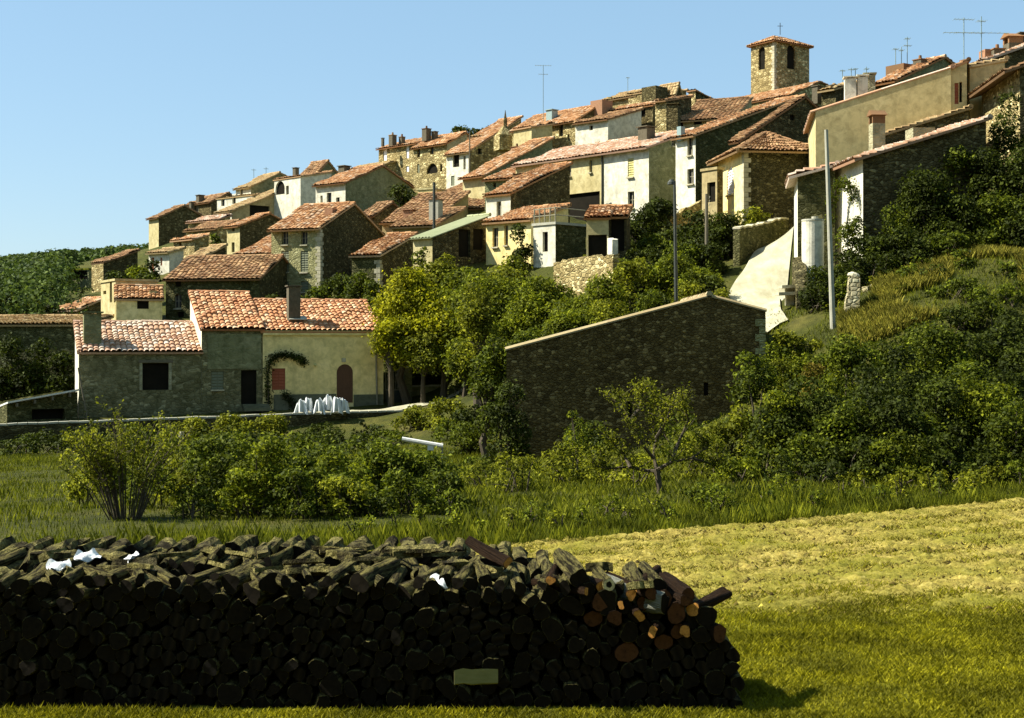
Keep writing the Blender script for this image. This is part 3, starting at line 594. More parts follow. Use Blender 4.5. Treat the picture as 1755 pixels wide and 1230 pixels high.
house('small flat roofed grey hut on the wooded slope at the far left', (152, 140), 462, 506, 25, L=123, Rl=4, roof='flat', wl='plaster_green', rm='leaf_olive', win=[('L', 126, 150, 464, 478, 'o')])
house('dark barn wall covered in ivy behind the lean to at the left edge', (134, 90), 557, 690, 8, Ll=9, Rl=5, roof='shedL', pitch=.12, wl='stone_green', rm='roof_ochre', ov=.15, name='barn', cat='barn')

# --- foreground farm (one row of three units)
FA = 70
FW = house('low grey rendered farmhouse wing with a bleached pink tile roof and dark square window', (135, 78), 603, 722, FA, Ll=4.3, R=345, roof='shedR', pitch=.38, wl='plaster_white', wr='grey_render', rm='roof_pink', ov=.18, og=.1, tw=.30, name='farmhouse', ctrl=False,
      win=[('R', 244, 289, 622, 668, 'o')], chim=[(158, 534, 1.4, .95, 3.6, 'plaster_green')])
def along_farm(px):
    t = along(FW['C'], FW['dR'], px); return t, FW['C'].y + t * FW['dR'][1]
t, Ym = along_farm(345.5)
FM = house('middle farmhouse block with patched grey walls, black doorway and speckled tile roof', (345.5, Ym), 563, 709, FA, Ll=5.2, R=450, roof='shedR', pitch=.42, wl='plaster_white', wr='grey_render', rm='roof_new', ov=.18, og=.1, tw=.30, name='farmhouse', ctrl=False,
      win=[('R', 413, 440, 634, 693, 'D'), ('R', 362, 383, 636, 667, 's')])
t, Yy = along_farm(450.5)
FY = house('yellow rendered farmhouse with an arched brown door and a grey band along its foot', (450.5, Yy), 567, 703, FA, Ll=4.6, R=657, roof='shedR', pitch=.40, wl='yellow_render', rm='roof_new', ov=.15, og=.15, tw=.30, name='farmhouse', ctrl=False,
      win=[('R', 577, 605, 624, 690, 'ad'), ('R', 466, 489, 631, 668, 'r')], chim=[(503, 489, 2.0, .7, 2.6, 'chim_dark')])
def on_front(H, px, py, e=0):
    t = along(H['C'], H['dR'], px); z = CZ + (HY - py) / F * (H['C'].y + t * H['dR'][1]); return H['ptR'](t, z, -e)
mb = MB()   # cornice band under the tiles, plinth band at the foot
def band(mb, H, p0, p1, y0, y1, e):
    a, b = on_front(H, p0, y0), on_front(H, p1, y0); zt = a.z; zb_ = on_front(H, p0, y1).z; c = (a + b) / 2; n = Vector((*H['nR'], 0))
    c.z = (zt + zb_) / 2; hx = (b - a) / 2; hx.z = 0; mb.box(c + n * e / 2, hx, n * (e / 2 + .01), (0, 0, (zt - zb_) / 2))
band(mb, FY, 451, 656.5, 566, 574, .10); mb.build('cornice', M['yellow_render'], FY['root'], FY['origin'])
mb = MB(); band(mb, FY, 469, 576, 676, 703, .03); band(mb, FY, 606, 656.5, 676, 703, .03); mb.build('plinth', M['plinth'], FY['root'], FY['origin'])
mb = MB(); a = on_front(FY, 643, 571, .12); b = on_front(FY, 646, 693, .08); mb.tube([on_front(FY, 655, 569, .12), a, b], .055, 7); mb.build('drainpipe', M['frame'], FY['root'], FY['origin'])
mb = MB(); p = on_front(FY, 589, 617, .03); mb.box(p, Vector((*FY['dR'], 0)) * .12, Vector((*FY['nR'], 0)) * .03, (0, 0, .12)); mb.build('keystone', M['quoin'], FY['root'], FY['origin'])
mb = MB(); p = on_front(FY, 540, 625, .06); mb.tube([p, p + Vector((0, -.12, -.05))], [.09, .06], 8); mb.build('wall_lamp', M['shut_yellow'], FY['root'], FY['origin'])
mb = MB(); p = P(510, 545, Yy + 1.9); mb.box(p + Vector((0, 0, .02)), (.5, .17, 0), (-.1, .3, .1), (0, 0, .03)); mb.build('chimney_flashing', M['concrete'], FY['root'], FY['origin'])
mb = MB(); d = Vector((*FW['dR'], 0)); n = Vector((*FW['nR'], 0))
c = (on_front(FW, 240, 619) + on_front(FW, 294, 619)) / 2; mb.box(c + n * .03, d * .95, n * .035, (0, 0, .07)); mb.build('lintel', M['wood_grey'], FW['root'], FW['origin'])
mb = MB()
for pxx in (241.5, 291.5):
    c = on_front(FW, pxx, 645); mb.box(c + n * .015, d * .08, n * .02, (0, 0, .78))
mb.build('jamb', M['plaster_grey'], FW['root'], FW['origin'])
mb = MB()
for k in range(3): mb.box(on_front(FM, 436, 695 + 2.5 * k) + Vector((*FM['nR'], 0)) * (.3 + .28 * k), Vector((*FM['dR'], 0)) * .75, Vector((*FM['nR'], 0)) * .3, (0, 0, .1 + .0 * k))
mb.build('doorstep', M['plinth'], FM['root'], FM['origin'])
# patch of newer plaster on the middle block
mb = MB(); band(mb, FM, 356, 447, 572, 632, .012); mb.build('plaster_patch', M['plaster_green'], FM['root'], FM['origin'])

# --- lean-to at the left edge
A_, B_ = P(12, 722, 75.4), P(133, 720, 77.4); d = (B_ - A_); d.z = 0; Ld = d.length; d.normalize(); nrm = Vector((d.y, -d.x, 0))
root = empty('lean_to_shed', A_, 'low lean to shed with a white roof edge and dark opening at the left', 'shed')
mb = MB(); zt0, zt1 = P(12, 693, 75.4).z, P(133, 671, 77.4).z
pt = facade(mb, A_, (d.x, d.y), (nrm.x, nrm.y), Ld, A_.z - 1, [(0, zt0), (Ld, zt1)], [(1.3, 3.05, A_.z + .05, A_.z + .62, False)], .5)
facade(mb, A_ - nrm * 3, (d.x, d.y), (-nrm.x, -nrm.y), Ld, A_.z - 1, [(0, zt0), (Ld, zt1)], []); facade(mb, A_, (-nrm.x, -nrm.y), (-d.x, -d.y), 3, A_.z - 1, [(0, zt0), (3, zt0)], [])
mb.build('wall', M['stone_green'], root, A_); openings(root, A_, pt, [(1.3, 3.05, A_.z + .05, A_.z + .62, False, 'o')], True, .45)
mb = MB(); s = (zt1 - zt0) / Ld; u = (d + Vector((0, 0, s))).normalized(); c = A_ + d * Ld / 2 - nrm * 1.4; c.z = (zt0 + zt1) / 2 - .1; mb.box(c, u * (Ld / 2 + .05), nrm * 1.7 + Vector((0, 0, .22)), (0, 0, .045)); mb.build('roof', M['whitewash'], root, A_)
mb = MB()
for k in range(4): mb.box(A_ + d * (Ld * (k + .5) / 4) + nrm * .12 + Vector((0, 0, zt0 - A_.z + s * Ld * (k + .5) / 4 - .1)), d * .05, nrm * .18, (0, 0, .1))
mb.build('rafter_ends', M['wood_grey'], root, A_)

# --- big rubble barn, gable towards the camera
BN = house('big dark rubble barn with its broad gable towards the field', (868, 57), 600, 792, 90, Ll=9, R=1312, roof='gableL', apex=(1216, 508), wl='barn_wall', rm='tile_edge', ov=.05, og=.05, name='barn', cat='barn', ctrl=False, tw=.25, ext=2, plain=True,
           win=[('R', 1206, 1214, 655, 678, 'o'), ('R', 1076, 1083, 688, 724, 'o')])
qb = MB(); W = BN['W']; z = BN['zb']; k = 0
while z < W(0, 0, 0).z + P(1312, 545, 57.6).z - .3:
    h = RND.uniform(.24, .34); w = (.42 if k % 2 else .26); k += 1
    qb.box(W(-.015, BN['Rl'] - w / 2, z + h / 2), Vector((*BN['dR'], 0)) * w / 2, Vector((*BN['dL'], 0)) * .03, (0, 0, h / 2 - .012)); z += h
qb.build('quoins', M['stone_soft'], BN['root'], BN['origin'])

# --- right hand side
house('rubble cottage front with a rising tile verge behind the concrete pole', (1367, 69.6), 301, 520, 99, Ll=4, R=1431, roof='shedL', apex=(1430, 284), wl='plaster_white', wr='stone_green', rm='roof_pink', ov=.45, og=.25)
house('white side wall with creeper and a dark rubble gable half buried in bushes', (1479, 66), 270, 480, 86, L=1425, R=1690, roof='shedL', apex=(1680, 208), wl='plaster_white', wr='stone_brown', rm='roof_pink', ov=.5, og=.25,
      chim=[(1503, 208, 2.6, .62, 2.0, 'plaster_grey', 'gable'), (1577, 217, 3, 1.1, 1.2, 'plaster_grey', 'none')])
house('huge blank beige gable wall rising along the skyline at the right', (1398, 78), 190, 330, 99, Ll=8, R=1630, roof='shedL', apex=(1628, 117), wl='plaster_cream', wr='plaster_bright', rm='roof_pink', ov=.3, og=.03, plain=True,
      chim=[(1457, 132, .7, .62, 1.8, 'plaster_white'), (1478, 129, .7, .55, 1.9, 'plaster_white'), (1490, 126, 1.4, .6, 1.9, 'plaster_grey')])
house('narrow beige house with one rust red shutter right of the blank gable', (1629, 77), 117, 330, 99, Ll=5, R=1657, roof='shedL', apex=(1654, 106), wl='plaster_bright', rm='roof_brown', ov=.05, og=.04, win=[('R', 1636, 1643, 142, 178, 'r'), ('R', 1644, 1649, 140, 175, 'D')])
house('plain pink plastered house below the tall aerials at the right', (1662, 78), 114, 330, 98, Ll=6, R=1722, roof='shedL', apex=(1722, 103), wl='plaster_bright', rm='roof_ochre', ov=.05, og=.06)
house('low lean to with a dark side under the blank gable', (1517, 74), 230, 330, 92, Ll=3, R=1660, roof='shedL', apex=(1657, 187), wl='stone_brown', rm='roof_ochre', ov=.2, og=.12)
house('yellow stone house with a deep shaded eave at the far right', (1748, 70), 115, 330, 94.5, L=1683, Rl=6, roof='gableL', pitch=.33, wl='stone_yellow', wr='stone_brown', rm='roof_brown', ov=.85, og=.3)
house('tiled house with brick chimneys at the top right corner', (1686, 86), 104, 200, 85, Ll=6, Rl=6, roof='shedL', apex=(1755, 80), wl='plaster_beige', wr='stone_brown', rm='roof_pink', ov=.2, og=.2,
      chim=[(1695, 83, 1.5, .9, 1.4, 'brick', 'none'), (1709, 82, 1, .7, 1.2, 'chim_dark', 'pot'), (1736, 72, 2, .9, 1.2, 'chim_dark', 'gable'), (1752, 56, 2, .5, 2.0, 'chim_dark')],
      aerial=[(1682, 28, 100, 0, [(56, 48), (36, 8)]), (1652, 30, 100, 1.5, [(33, 18), (56, 36)])])
house('skyline house with an orange roof and dark eaves behind the blank gable', (1535, 96), 138, 200, 55, L=1497, Rl=8.5, roof='gableL', apex=(1618, 98), wl='stone_dark', wr='plaster_green', rm='roof_red', ov=.3,
      chim=[(1577, 100, 3, .7, 1.0, 'chim_dark', 'pot'), (1546, 110, 4, 1.6, 1.0, 'roof_brown', 'none')], aerial=[(1535, 82, 120, 4, [(84, 5)]), (1545, 80, 120, 4, [(86, 4)]), (1555, 63, 115, 4, [(66, 5), (78, 7)])])
house('cluster of low walls and dark roofs between the belfry and the blank gable', (1432, 100), 152, 200, 50, L=1408, Rl=5, roof='gableL', pitch=.3, wl='stone_dark', rm='roof_ochre', chim=[(1400, 147, 2, .5, 1.2), (1428, 146, 1, .6, 1.2)],
      aerial=[(1444, 119, 150, 3, [(121, 5)]), (1459, 116, 150, 3, [(119, 6)]), (1466, 117, 150, 3, [(118, 4)]), (1485, 114, 150, 3, [(118, 4)])])
# stone pinnacle on the skyline
pc = P(866, 215, 140); mb = MB(); root = empty('stone_pinnacle', P(866, 258, 140), 'pointed stone pinnacle on a stump of wall against the sky', 'pinnacle')
bq = P(864, 245, 140); mb.box(bq, (.75, .3, 0), (-.3, .75, 0), (0, 0, .75)); mb.tube([bq + Vector((0, 0, .75)), bq + Vector((0, 0, 1.75))], [1.0, .12], 4); mb.build('base', M['stone_yellow'], root, P(866, 258, 140)); mb = MB()
mb.tube([pc + Vector((0, 0, z)) for z in (-.5, .0, .5, .8, 1.55)], [.22, .18, .2, .13, .02], 6); mb.build('spire', M['stone_brown'], root, P(866, 258, 140))
# ================================================================== terrain
for y in (2, 10, 18, 26, 34):
    for x in (-60, -40, -20, -8, 0, 8, 16): CTRL.append((x, y, 0))
for (px, py, Y) in ((1755, 842, 38), (1500, 846, 39), (1300, 822, 40.5), (1330, 600, 56), (1600, 525, 55.5), (1500, 500, 60),
                    (1700, 430, 62), (1755, 440, 60), (1428, 557, 58), (1480, 545, 59), (1340, 560, 60.5), (1310, 545, 64), (1305, 520, 67), (1270, 500, 73), (1300, 470, 78), (1335, 445, 84), (1355, 425, 87), (1365, 500, 68), (1650, 340, 67), (1755, 250, 70),
                    (1900, 500, 60), (1900, 250, 72), (1900, 830, 40), (2100, 300, 70)):
    p = P(px, py, Y); CTRL.append(tuple(p))
for (px, Y, z) in ((1330, 49, .6), (1400, 51, 1.6), (1400, 44, 0), (1600, 45, .3), (1600, 49.5, 1.6), (1755, 45, .5), (1755, 50, 2.4), (1900, 50, 2.4), (1500, 50, 1.7), (868, 56, -.6), (1090, 56, -.5), (1312, 56, .3), (868, 65, .2), (1312, 66, 5.2), (1100, 66, 1.0), (1100, 72, 4.2), (1000, 72, 3.2), (1000, 77, 6.9), (1050, 77, 7.2), (1200, 76, 6.8), (1120, 82, 8.3), (1200, 84, 9.3), (960, 84, 8.3),
                   (700, 82, .7), (800, 84, .9), (700, 88, 1.8), (800, 88, 2.6), (760, 91, 7.5), (850, 88, 7.0), (900, 86, 7.0), (880, 79, 2.0), (600, 94, 6.3), (560, 95, 6.5), (680, 93, 5.5), (500, 96, 5.2), (350, 93, 3.5), (250, 93, 3.9), (100, 90, .5), (20, 88, .2), (-60, 88, 0),
                   (1000, 50, -.5), (1200, 48, 0), (860, 45, -.4), (700, 45, -.6), (740, 60, -.9), (800, 70, -.6), (60, 100, 4.6), (-60, 110, 5), (100, 120, 8.2), (20, 140, 11), (-100, 150, 11), (100, 160, 13), (230, 150, 13.2), (-200, 100, 2), (-200, 180, 10)):
    CTRL.append((XZ(px, Y), Y, z))
# garden dip, retaining wall, yard terrace
WA, WB = P(-60, 728, 72.8), P(500, 712, 78.6)
dw = (WB - WA); dw.z = 0; Lw = dw.length; dw.normalize(); nw = Vector((dw.y, -dw.x, 0))
for k in range(9):
    q = WA + dw * (Lw * k / 8); zt = -.25 + .5 * k / 8
    for off, dz in ((.9, -1.25), (5, -1.2), (12, -1.05), (20, -.8)):
        r = q + nw * off; CTRL.append((r.x, r.y, dz if off > 1 else zt + dz))
    for off in (-.7, -3, -7, -11): r = q + nw * off; CTRL.append((r.x, r.y, zt + (0 if off > -9 else .4)))
for (px, py, Y) in ((530, 706, 80), (600, 703, 81), (690, 703, 82), (690, 700, 83.5), (800, 686, 84)): CTRL.append(tuple(P(px, py, Y)))
for x in (-120, -60, 0, 60, 120):
    CTRL.append((x, 205, 12 if x < -30 else 22))
for y in (40, 80, 120, 160): CTRL.append((110, y, .16 * (y - 30))); CTRL.append((-130, y, .05 * max(0, y - 70)))

C_ = np.array(CTRL, float)
# merge near duplicates
keep = []
for i, c in enumerate(C_):
    if all((c[0] - C_[j][0]) ** 2 + (c[1] - C_[j][1]) ** 2 > .16 for j in keep): keep.append(i)
C_ = C_[keep]
def phi(r): return r
Dm = np.sqrt(((C_[:, None, :2] - C_[None, :, :2]) ** 2).sum(-1)); nC = len(C_)
A = np.zeros((nC + 3, nC + 3)); A[:nC, :nC] = -phi(Dm) + np.eye(nC) * .9; Q = np.c_[np.ones(nC), C_[:, :2]]
A[:nC, nC:] = Q; A[nC:, :nC] = Q.T
wts = np.linalg.solve(A, np.r_[C_[:, 2], 0, 0, 0])
def rbf(X, Y):
    sh = X.shape; X, Y = X.ravel(), Y.ravel(); out = np.empty(len(X))
    for i in range(0, len(X), 20000):
        x, y = X[i:i + 20000], Y[i:i + 20000]
        r = np.sqrt((x[:, None] - C_[None, :, 0]) ** 2 + (y[:, None] - C_[None, :, 1]) ** 2)
        out[i:i + 20000] = -phi(r) @ wts[:nC] + wts[nC] + wts[nC + 1] * x + wts[nC + 2] * y
    return out.reshape(sh)
gx = np.r_[-2200, -1200, -700, -400, np.arange(-260, -70, 6.0), np.arange(-70, 56, .75), np.arange(56, 260, 6.0), 400, 700, 1200, 2200]
gy = np.r_[-700, -400, -160, -98, -75, -55, -40, -28, -18, -8, 0, np.arange(3, 130, .75), np.arange(130, 200, 2), np.arange(200, 520, 8), 700, 1200, 2400]
GX, GY = np.meshgrid(gx, gy)
def far_h(X, Y):
    return 1 + 21 * np.exp(-(((X + 150) / 62) ** 2 + ((Y - 385) / 95) ** 2)) + 15 * np.exp(-(((X + 85) / 40) ** 2 + ((Y - 330) / 80) ** 2)) + 10 * np.exp(-(((X + 260) / 120) ** 2 + ((Y - 420) / 120) ** 2))
GZ = rbf(np.clip(GX, -140, 115), np.clip(GY, 0, 210))
sm = np.clip((GY - 172) / 60, 0, 1); sm = sm * sm * (3 - 2 * sm)
GZ = GZ * (1 - sm) + far_h(GX, GY) * sm
sm2 = np.clip((34 - GY + np.clip(GX, -30, 20) * .45) / 6, 0, 1); GZ = GZ * (1 - sm2)      # level field
rr = np.clip((np.abs(GX) - 150) / 150, 0, 1); GZ = GZ * (1 - rr) + np.where(GY > 200, far_h(GX, GY), 0) * rr
bk = np.clip((-8 - GY) / 95, 0, 1); GZ += 58 * bk ** .85      # unseen hillside added behind the camera to cut sky light
GZ += np.where((GY > 36) & (GY < 170), NR.normal(0, .035, GZ.shape), 0)
def zt(x, y):
    """height of the ground sheet at (x, y): same triangles as the mesh, near enough"""
    x = np.asarray(x, float); y = np.asarray(y, float)
    i = np.clip(np.searchsorted(gx, x) - 1, 0, len(gx) - 2); j = np.clip(np.searchsorted(gy, y) - 1, 0, len(gy) - 2)
    fx = (x - gx[i]) / (gx[i + 1] - gx[i]); fy = (y - gy[j]) / (gy[j + 1] - gy[j])
    return (GZ[j, i] * (1 - fx) + GZ[j, i + 1] * fx) * (1 - fy) + (GZ[j + 1, i] * (1 - fx) + GZ[j + 1, i + 1] * fx) * fy
def grid_faces(nu, nv):
    i, j = np.meshgrid(np.arange(nu - 1), np.arange(nv - 1)); b = (j * nu + i).ravel(); return np.stack([b, b + 1, b + nu + 1, b + nu], 1)
t = NT('rough grass ground'); v = t.coords(False)
a = t.noise(v, .25, 6, .65); b = t.noise(v, 2.5, 6, .75); f = t.noise(v, 22, 3, .7)
col = t.ramp(a, [(.3, (.03, .036, .007)), (.5, (.065, .07, .011)), (.72, (.12, .105, .025))]); col = t.mix(t.ramp(b, [(.4, (0, 0, 0)), (.7, (.85, .85, .85))]), col, (.03, .032, .009))
M['ground'] = t.finish(col, .95, t.bump(t.math('ADD', b, f), .8, .12), .1)
tag(np_mesh('ground', np.stack([GX, GY, GZ], -1).reshape(-1, 3), grid_faces(len(gx), len(gy)), M['ground'], smooth=True), kind='structure')

# --- ploughed field sheet, real clods and furrows
EDGE = [(-14, 22.6), (-.2, 28.2), (6, 32.0), (13.5, 36.9), (22, 42)]
def edge_y(x): return np.interp(x, [e[0] for e in EDGE], [e[1] for e in EDGE])
fx = np.arange(-9, 20, .07); FXg, S = np.meshgrid(fx, np.linspace(0, 1, 420)); FYg = 9 + (edge_y(FXg) - 9) * S
def vnoise(X, Y, sc, seed):
    g = np.random.default_rng(seed).random((256, 256)); x, y = X * sc, Y * sc; i, j = np.floor(x).astype(int), np.floor(y).astype(int); u, w = x - i, y - j
    u, w = u * u * (3 - 2 * u), w * w * (3 - 2 * w); G = lambda a, b: g[a % 256, b % 256]
    return (G(i, j) * (1 - u) + G(i + 1, j) * u) * (1 - w) + (G(i, j + 1) * (1 - u) + G(i + 1, j + 1) * u) * w
rough = np.clip((FYg - 20.4 + .6 * vnoise(FXg, FYg, .5, 4)) / 2.2, 0, 1)
cl = vnoise(FXg, FYg, 4.2, 1) * .5 + vnoise(FXg, FYg, 9.5, 2) * .5
FZg = .012 + rough * (np.clip(cl - .5, 0, 1) * .16 + .022 * np.sin((FYg - .55 * FXg) * 4.2 + 3.0 * vnoise(FXg, FYg, .7, 8)) + .05 * NR.random(FXg.shape) ** 3) + .03 * vnoise(FXg, FYg, .8, 3) + .02 * cl
FZg += zt(FXg, FYg)
t = NT('stubbly soil'); v = t.coords(False); a = t.noise(v, .5, 5, .65, .5); b = t.noise(t.scaled(v, 1, 1.6, 1), 4.5, 6, .8); c = t.noise(v, 13, 4, .7)
col = t.ramp(b, [(.34, (.085, .06, .016)), (.46, (.23, .175, .038)), (.57, (.36, .285, .065)), (.70, (.50, .42, .14))])
col = t.mix(t.ramp(a, [(.40, (.05, .05, .05)), (.62, (.75, .75, .75))]), col, t.ramp(c, [(.35, (.09, .095, .008)), (.65, (.21, .195, .018))]))
sx = t.n('ShaderNodeSeparateXYZ'); t.l(v, sx.inputs[0]); nearg = t.math('DIVIDE', t.math('SUBTRACT', 24.5, t.math('ADD', sx.outputs[1], t.math('MULTIPLY', a, 3.0))), 3.0)
col = t.mix(t.ramp(nearg, [(.0, (0, 0, 0)), (.9, (1, 1, 1))]), col, t.ramp(b, [(.35, (.075, .08, .006)), (.65, (.16, .15, .012))]))
M['field'] = t.finish(col, .95, t.bump(t.math('ADD', c, b), .8, .06), .08)
tag(np_mesh('field', np.stack([FXg, FYg, FZg], -1).reshape(-1, 3), grid_faces(len(fx), 420), M['field'], smooth=True), kind='structure')

# --- road, yard path
def strip(name, pts, mat, n=60, lift=.05, cross=7):
    pts = [Vector(p) for p in pts]; ts = np.linspace(0, len(pts) - 1, n); rows = []
    Lf = np.array([[p.x, p.y, p.z] for p in pts]); xs = lambda k, c: np.interp(ts, np.arange(len(pts)), Lf[:, c])
    return xs
def road(name, left, right, mat, n=70, cross=9, lift=.13):
    """left / right: lists of (px, Y) along both edges"""
    L_ = np.array([(XZ(a, b), b) for a, b in left]); R_ = np.array([(XZ(a, b), b) for a, b in right]); k = np.linspace(0, len(left) - 1, n)
    def sm(Aa):
        ii = np.arange(len(Aa)); x = np.interp(k, ii, Aa[:, 0]); y = np.interp(k, ii, Aa[:, 1]); ker = np.ones(9) / 9
        pad = lambda q: np.convolve(np.r_[[q[0]] * 4, q, [q[-1]] * 4], ker, 'valid'); return np.stack([pad(x), pad(y)], 1)
    L_, R_ = sm(L_), sm(R_); s = np.linspace(0, 1, cross)[None, :, None]; XY = L_[:, None] * (1 - s) + R_[:, None] * s
    V = np.concatenate([XY, (zt(XY[..., 0], XY[..., 1]) + lift + .02 * np.sin(s[..., 0] * math.pi))[..., None]], -1)
    return tag(np_mesh(name, V.reshape(-1, 3), grid_faces(cross, n), mat, smooth=True), kind='structure')
t = NT('white gravel'); v = t.coords(False); a = t.noise(v, .8, 5, .7, .6); b = t.noise(v, 14, 4, .8); c = t.noise(t.scaled(v, 1.5, .35, 1), 1.2, 4, .6)
col = t.mix(t.ramp(c, [(.4, (0, 0, 0)), (.65, (.6, .6, .6))]), t.ramp(a, [(.3, (.31, .295, .19)), (.7, (.41, .395, .28))]), (.20, .175, .10))
M['gravel'] = t.finish(t.mix(t.ramp(b, [(.5, (0, 0, 0)), (.8, (.5, .5, .5))]), col, (.22, .195, .115)), .95, t.bump(b, .5, .03), .1)
road('road', [(1318, 61), (1285, 65), (1250, 69.5), (1246, 75), (1288, 80), (1330, 83.5), (1350, 86)], [(1352, 61), (1338, 64.5), (1336, 68), (1346, 73), (1360, 78), (1366, 83), (1370, 86)], M['gravel'])
road('path', [(505, 80.2), (600, 81.2), (690, 82.2), (760, 83.5), (860, 86)], [(505, 79.6), (600, 80.0), (690, 80.6), (760, 81.3), (860, 82.6)], M['gravel'], lift=.06)

# ================================================================== walls, poles, small things
def wall_run(label, pts, h, thick, mat, name='garden_wall', cat='wall', cope=None, rough=.05, seg=.35, below=1.2, topz=None):
    """dry wall along pts [(px,Y)] on the ground (or with explicit top z list)"""
    W_ = [(XZ(a, b), b) for a, b in pts]; run = []
    for k, ((xa, ya), (xb, yb)) in enumerate(zip(W_, W_[1:])):
        n = max(2, int(math.hypot(xb - xa, yb - ya) / seg))
        for i in range(n + (k == len(W_) - 2)): f = i / n; run.append((xa + (xb - xa) * f, ya + (yb - ya) * f, (k + f)))
    mb = MB(); o = Vector((run[0][0], run[0][1], float(zt(run[0][0], run[0][1])))); pr = None; cb = MB()
    for i, (x, y, kk) in enumerate(run):
        x2, y2, _ = run[min(i + 1, len(run) - 1)]; x1, y1, _ = run[max(i - 1, 0)]; d = Vector((x2 - x1, y2 - y1, 0)).normalized(); n = Vector((d.y, -d.x, 0)) * thick / 2
        g = float(zt(x, y)); top = (np.interp(kk, range(len(topz)), topz) if topz else g + h) + RND.uniform(-rough, rough)
        cur = [Vector((x, y, 0)) + n * (1 + RND.uniform(-.1, .1)) + Vector((0, 0, g - below)), Vector((x, y, 0)) + n * (1 + RND.uniform(-.15, .15)) + Vector((0, 0, top)), Vector((x, y, 0)) - n + Vector((0, 0, top + RND.uniform(-rough, rough))), Vector((x, y, 0)) - n + Vector((0, 0, g - below))]
        if pr:
            for k in range(3): mb.quad(pr[k], cur[k], cur[k + 1], pr[k + 1])
            if cope:
                c = (pr[1] + cur[2]) / 2; cb.box(c + Vector((0, 0, .05)), (cur[1] - pr[1]) * .47, n * 1.18, (0, 0, .05))
        else: mb.quad(*cur)
        pr = cur
    mb.quad(*pr)
    if cope:
        root = empty(name, o, label, cat); mb.build('masonry', M[mat], root, o); cb.build('coping', M[cope], root, o); return root
    return tag(mb.build(name, M[mat], None, o), label, cat)
qa, qb_ = -60, 692
wall_run('long dark retaining wall with a pale coping in front of the farm yard', [(-60, 72.8), (220, 75.6), (500, 78.4), (600, 79.4), (690, 80.4)], 0, .35, 'stone_dark', 'retaining_wall', 'wall', 'concrete', .02, .5, 3, [P(-60, 731, 72.8).z, P(220, 721, 75.6).z, P(500, 711, 78.4).z, P(600, 708, 79.4).z, P(690, 705, 80.4).z])
wall_run('low mossy wall right of the yard gate pillar', [(706, 85.5), (806, 86.5)], 1.0, .3, 'plaster_green', 'garden_wall', 'wall', 'concrete', .02, .5, 1.0, [P(706, 663, 85.5).z, P(806, 660, 86.5).z])
wall_run('sunlit rubble garden wall below the white terrace block', [(954, 81.5), (1012, 78.6), (1056, 76)], 2, .4, 'stone_yellow', 'garden_wall', 'wall', None, .12, .3, 3, [P(954, 449, 81.5).z, P(1012, 441, 78.6).z, P(1056, 437, 76).z])
wall_run('ruined white edged wall beside the pigeon house porch', [(1046, 81.0), (1054, 80.0)], 2, .35, 'plaster_white', 'ruined_wall', 'wall', None, .1, .2, 2, [P(1046, 408, 81).z, P(1054, 412, 80).z])
wall_run('dark rubble wall along the upper left side of the white road', [(1262, 79.5), (1300, 82), (1346, 85)], 2, .4, 'stone_green', 'garden_wall', 'wall', 'quoin', .06, .35, 1.5, [P(1262, 392, 79.5).z, P(1300, 385, 82).z, P(1346, 374, 85).z])
wall_run('pale garden wall with an ivy topped end behind the dark street lamp', [(1144, 90), (1198, 92)], 2, .4, 'stone_yellow', 'garden_wall', 'wall', None, .1, .3, 2, [P(1144, 372, 90).z, P(1198, 344, 92).z])
wall_run('dark rubble retaining wall on the right edge of the white road', [(1368, 66.5), (1378, 63.2)], 2, .6, 'stone_dark', 'retaining_wall', 'wall', None, .1, .3, 2, [P(1368, 440, 66.5).z, P(1378, 500, 63.2).z])
wall_run('broken row of pale stones on the grass slope right of the stone pillar', [(1482, 61.0), (1522, 61.5)], .22, .4, 'stone_pale', 'stone_row', 'wall', None, .1, .25, .5)

# stone pillar with sloping buttress
root = empty('stone_pillar', P(1462, 550, 59), 'tapering pale stone pillar with a white cap on the grass slope', 'pillar'); o = root.location
mb = MB(); x0, x1, xt0, xt1 = XZ(1437, 59), XZ(1470, 59), XZ(1455, 59), XZ(1471, 59); z0, z1 = P(0, 556, 59).z - .6, P(0, 474, 59).z
fr = []
for k in range(9):
    f = k / 8; w0 = x0 + (xt0 - x0) * f ** .8 + RND.uniform(-.03, .03); w1 = x1 + (xt1 - x1) * f + RND.uniform(-.03, .03); z = z0 + (z1 - z0) * f; fr.append([Vector((w0, 58.8, z)), Vector((w1, 58.7, z)), Vector((w1 + .05, 59.4, z)), Vector((w0 + .1, 59.5, z))])
for a, b in zip(fr, fr[1:]):
    for k in range(4): mb.quad(a[k], a[(k + 1) % 4], b[(k + 1) % 4], b[k])
mb.quad(*fr[-1]); mb.build('masonry', M['stone_pale'], root, o); mb = MB()
mb.tube([P(1463, 474, 59.1), P(1464, 470, 59.1), P(1465, 467, 59.1)], [.27, .26, .14], 9); mb.build('cap', M['quoin'], root, o)
# round white cistern
root = empty('cistern', P(1393, 455, 66.3), 'round whitewashed cistern against the rubble cottage front', 'cistern'); o = root.location
mb = MB(); r = .52; mb.tube([Vector((o.x, o.y, o.z - 1.5)), Vector((o.x, o.y, P(0, 379, 66.3).z))], r, 24); mb.build('drum', M['plaster_white'], root, o, False)
mb = MB(); mb.tube([Vector((o.x, o.y, P(0, 379, 66.3).z)), Vector((o.x, o.y, P(0, 376, 66.3).z))], [r * 1.04, r * 1.02], 24); mb.tube([Vector((o.x + .1, o.y, P(0, 376, 66.3).z)), Vector((o.x + .1, o.y, P(0, 371, 66.3).z))], .16, 10); mb.build('lid', M['concrete'], root, o)
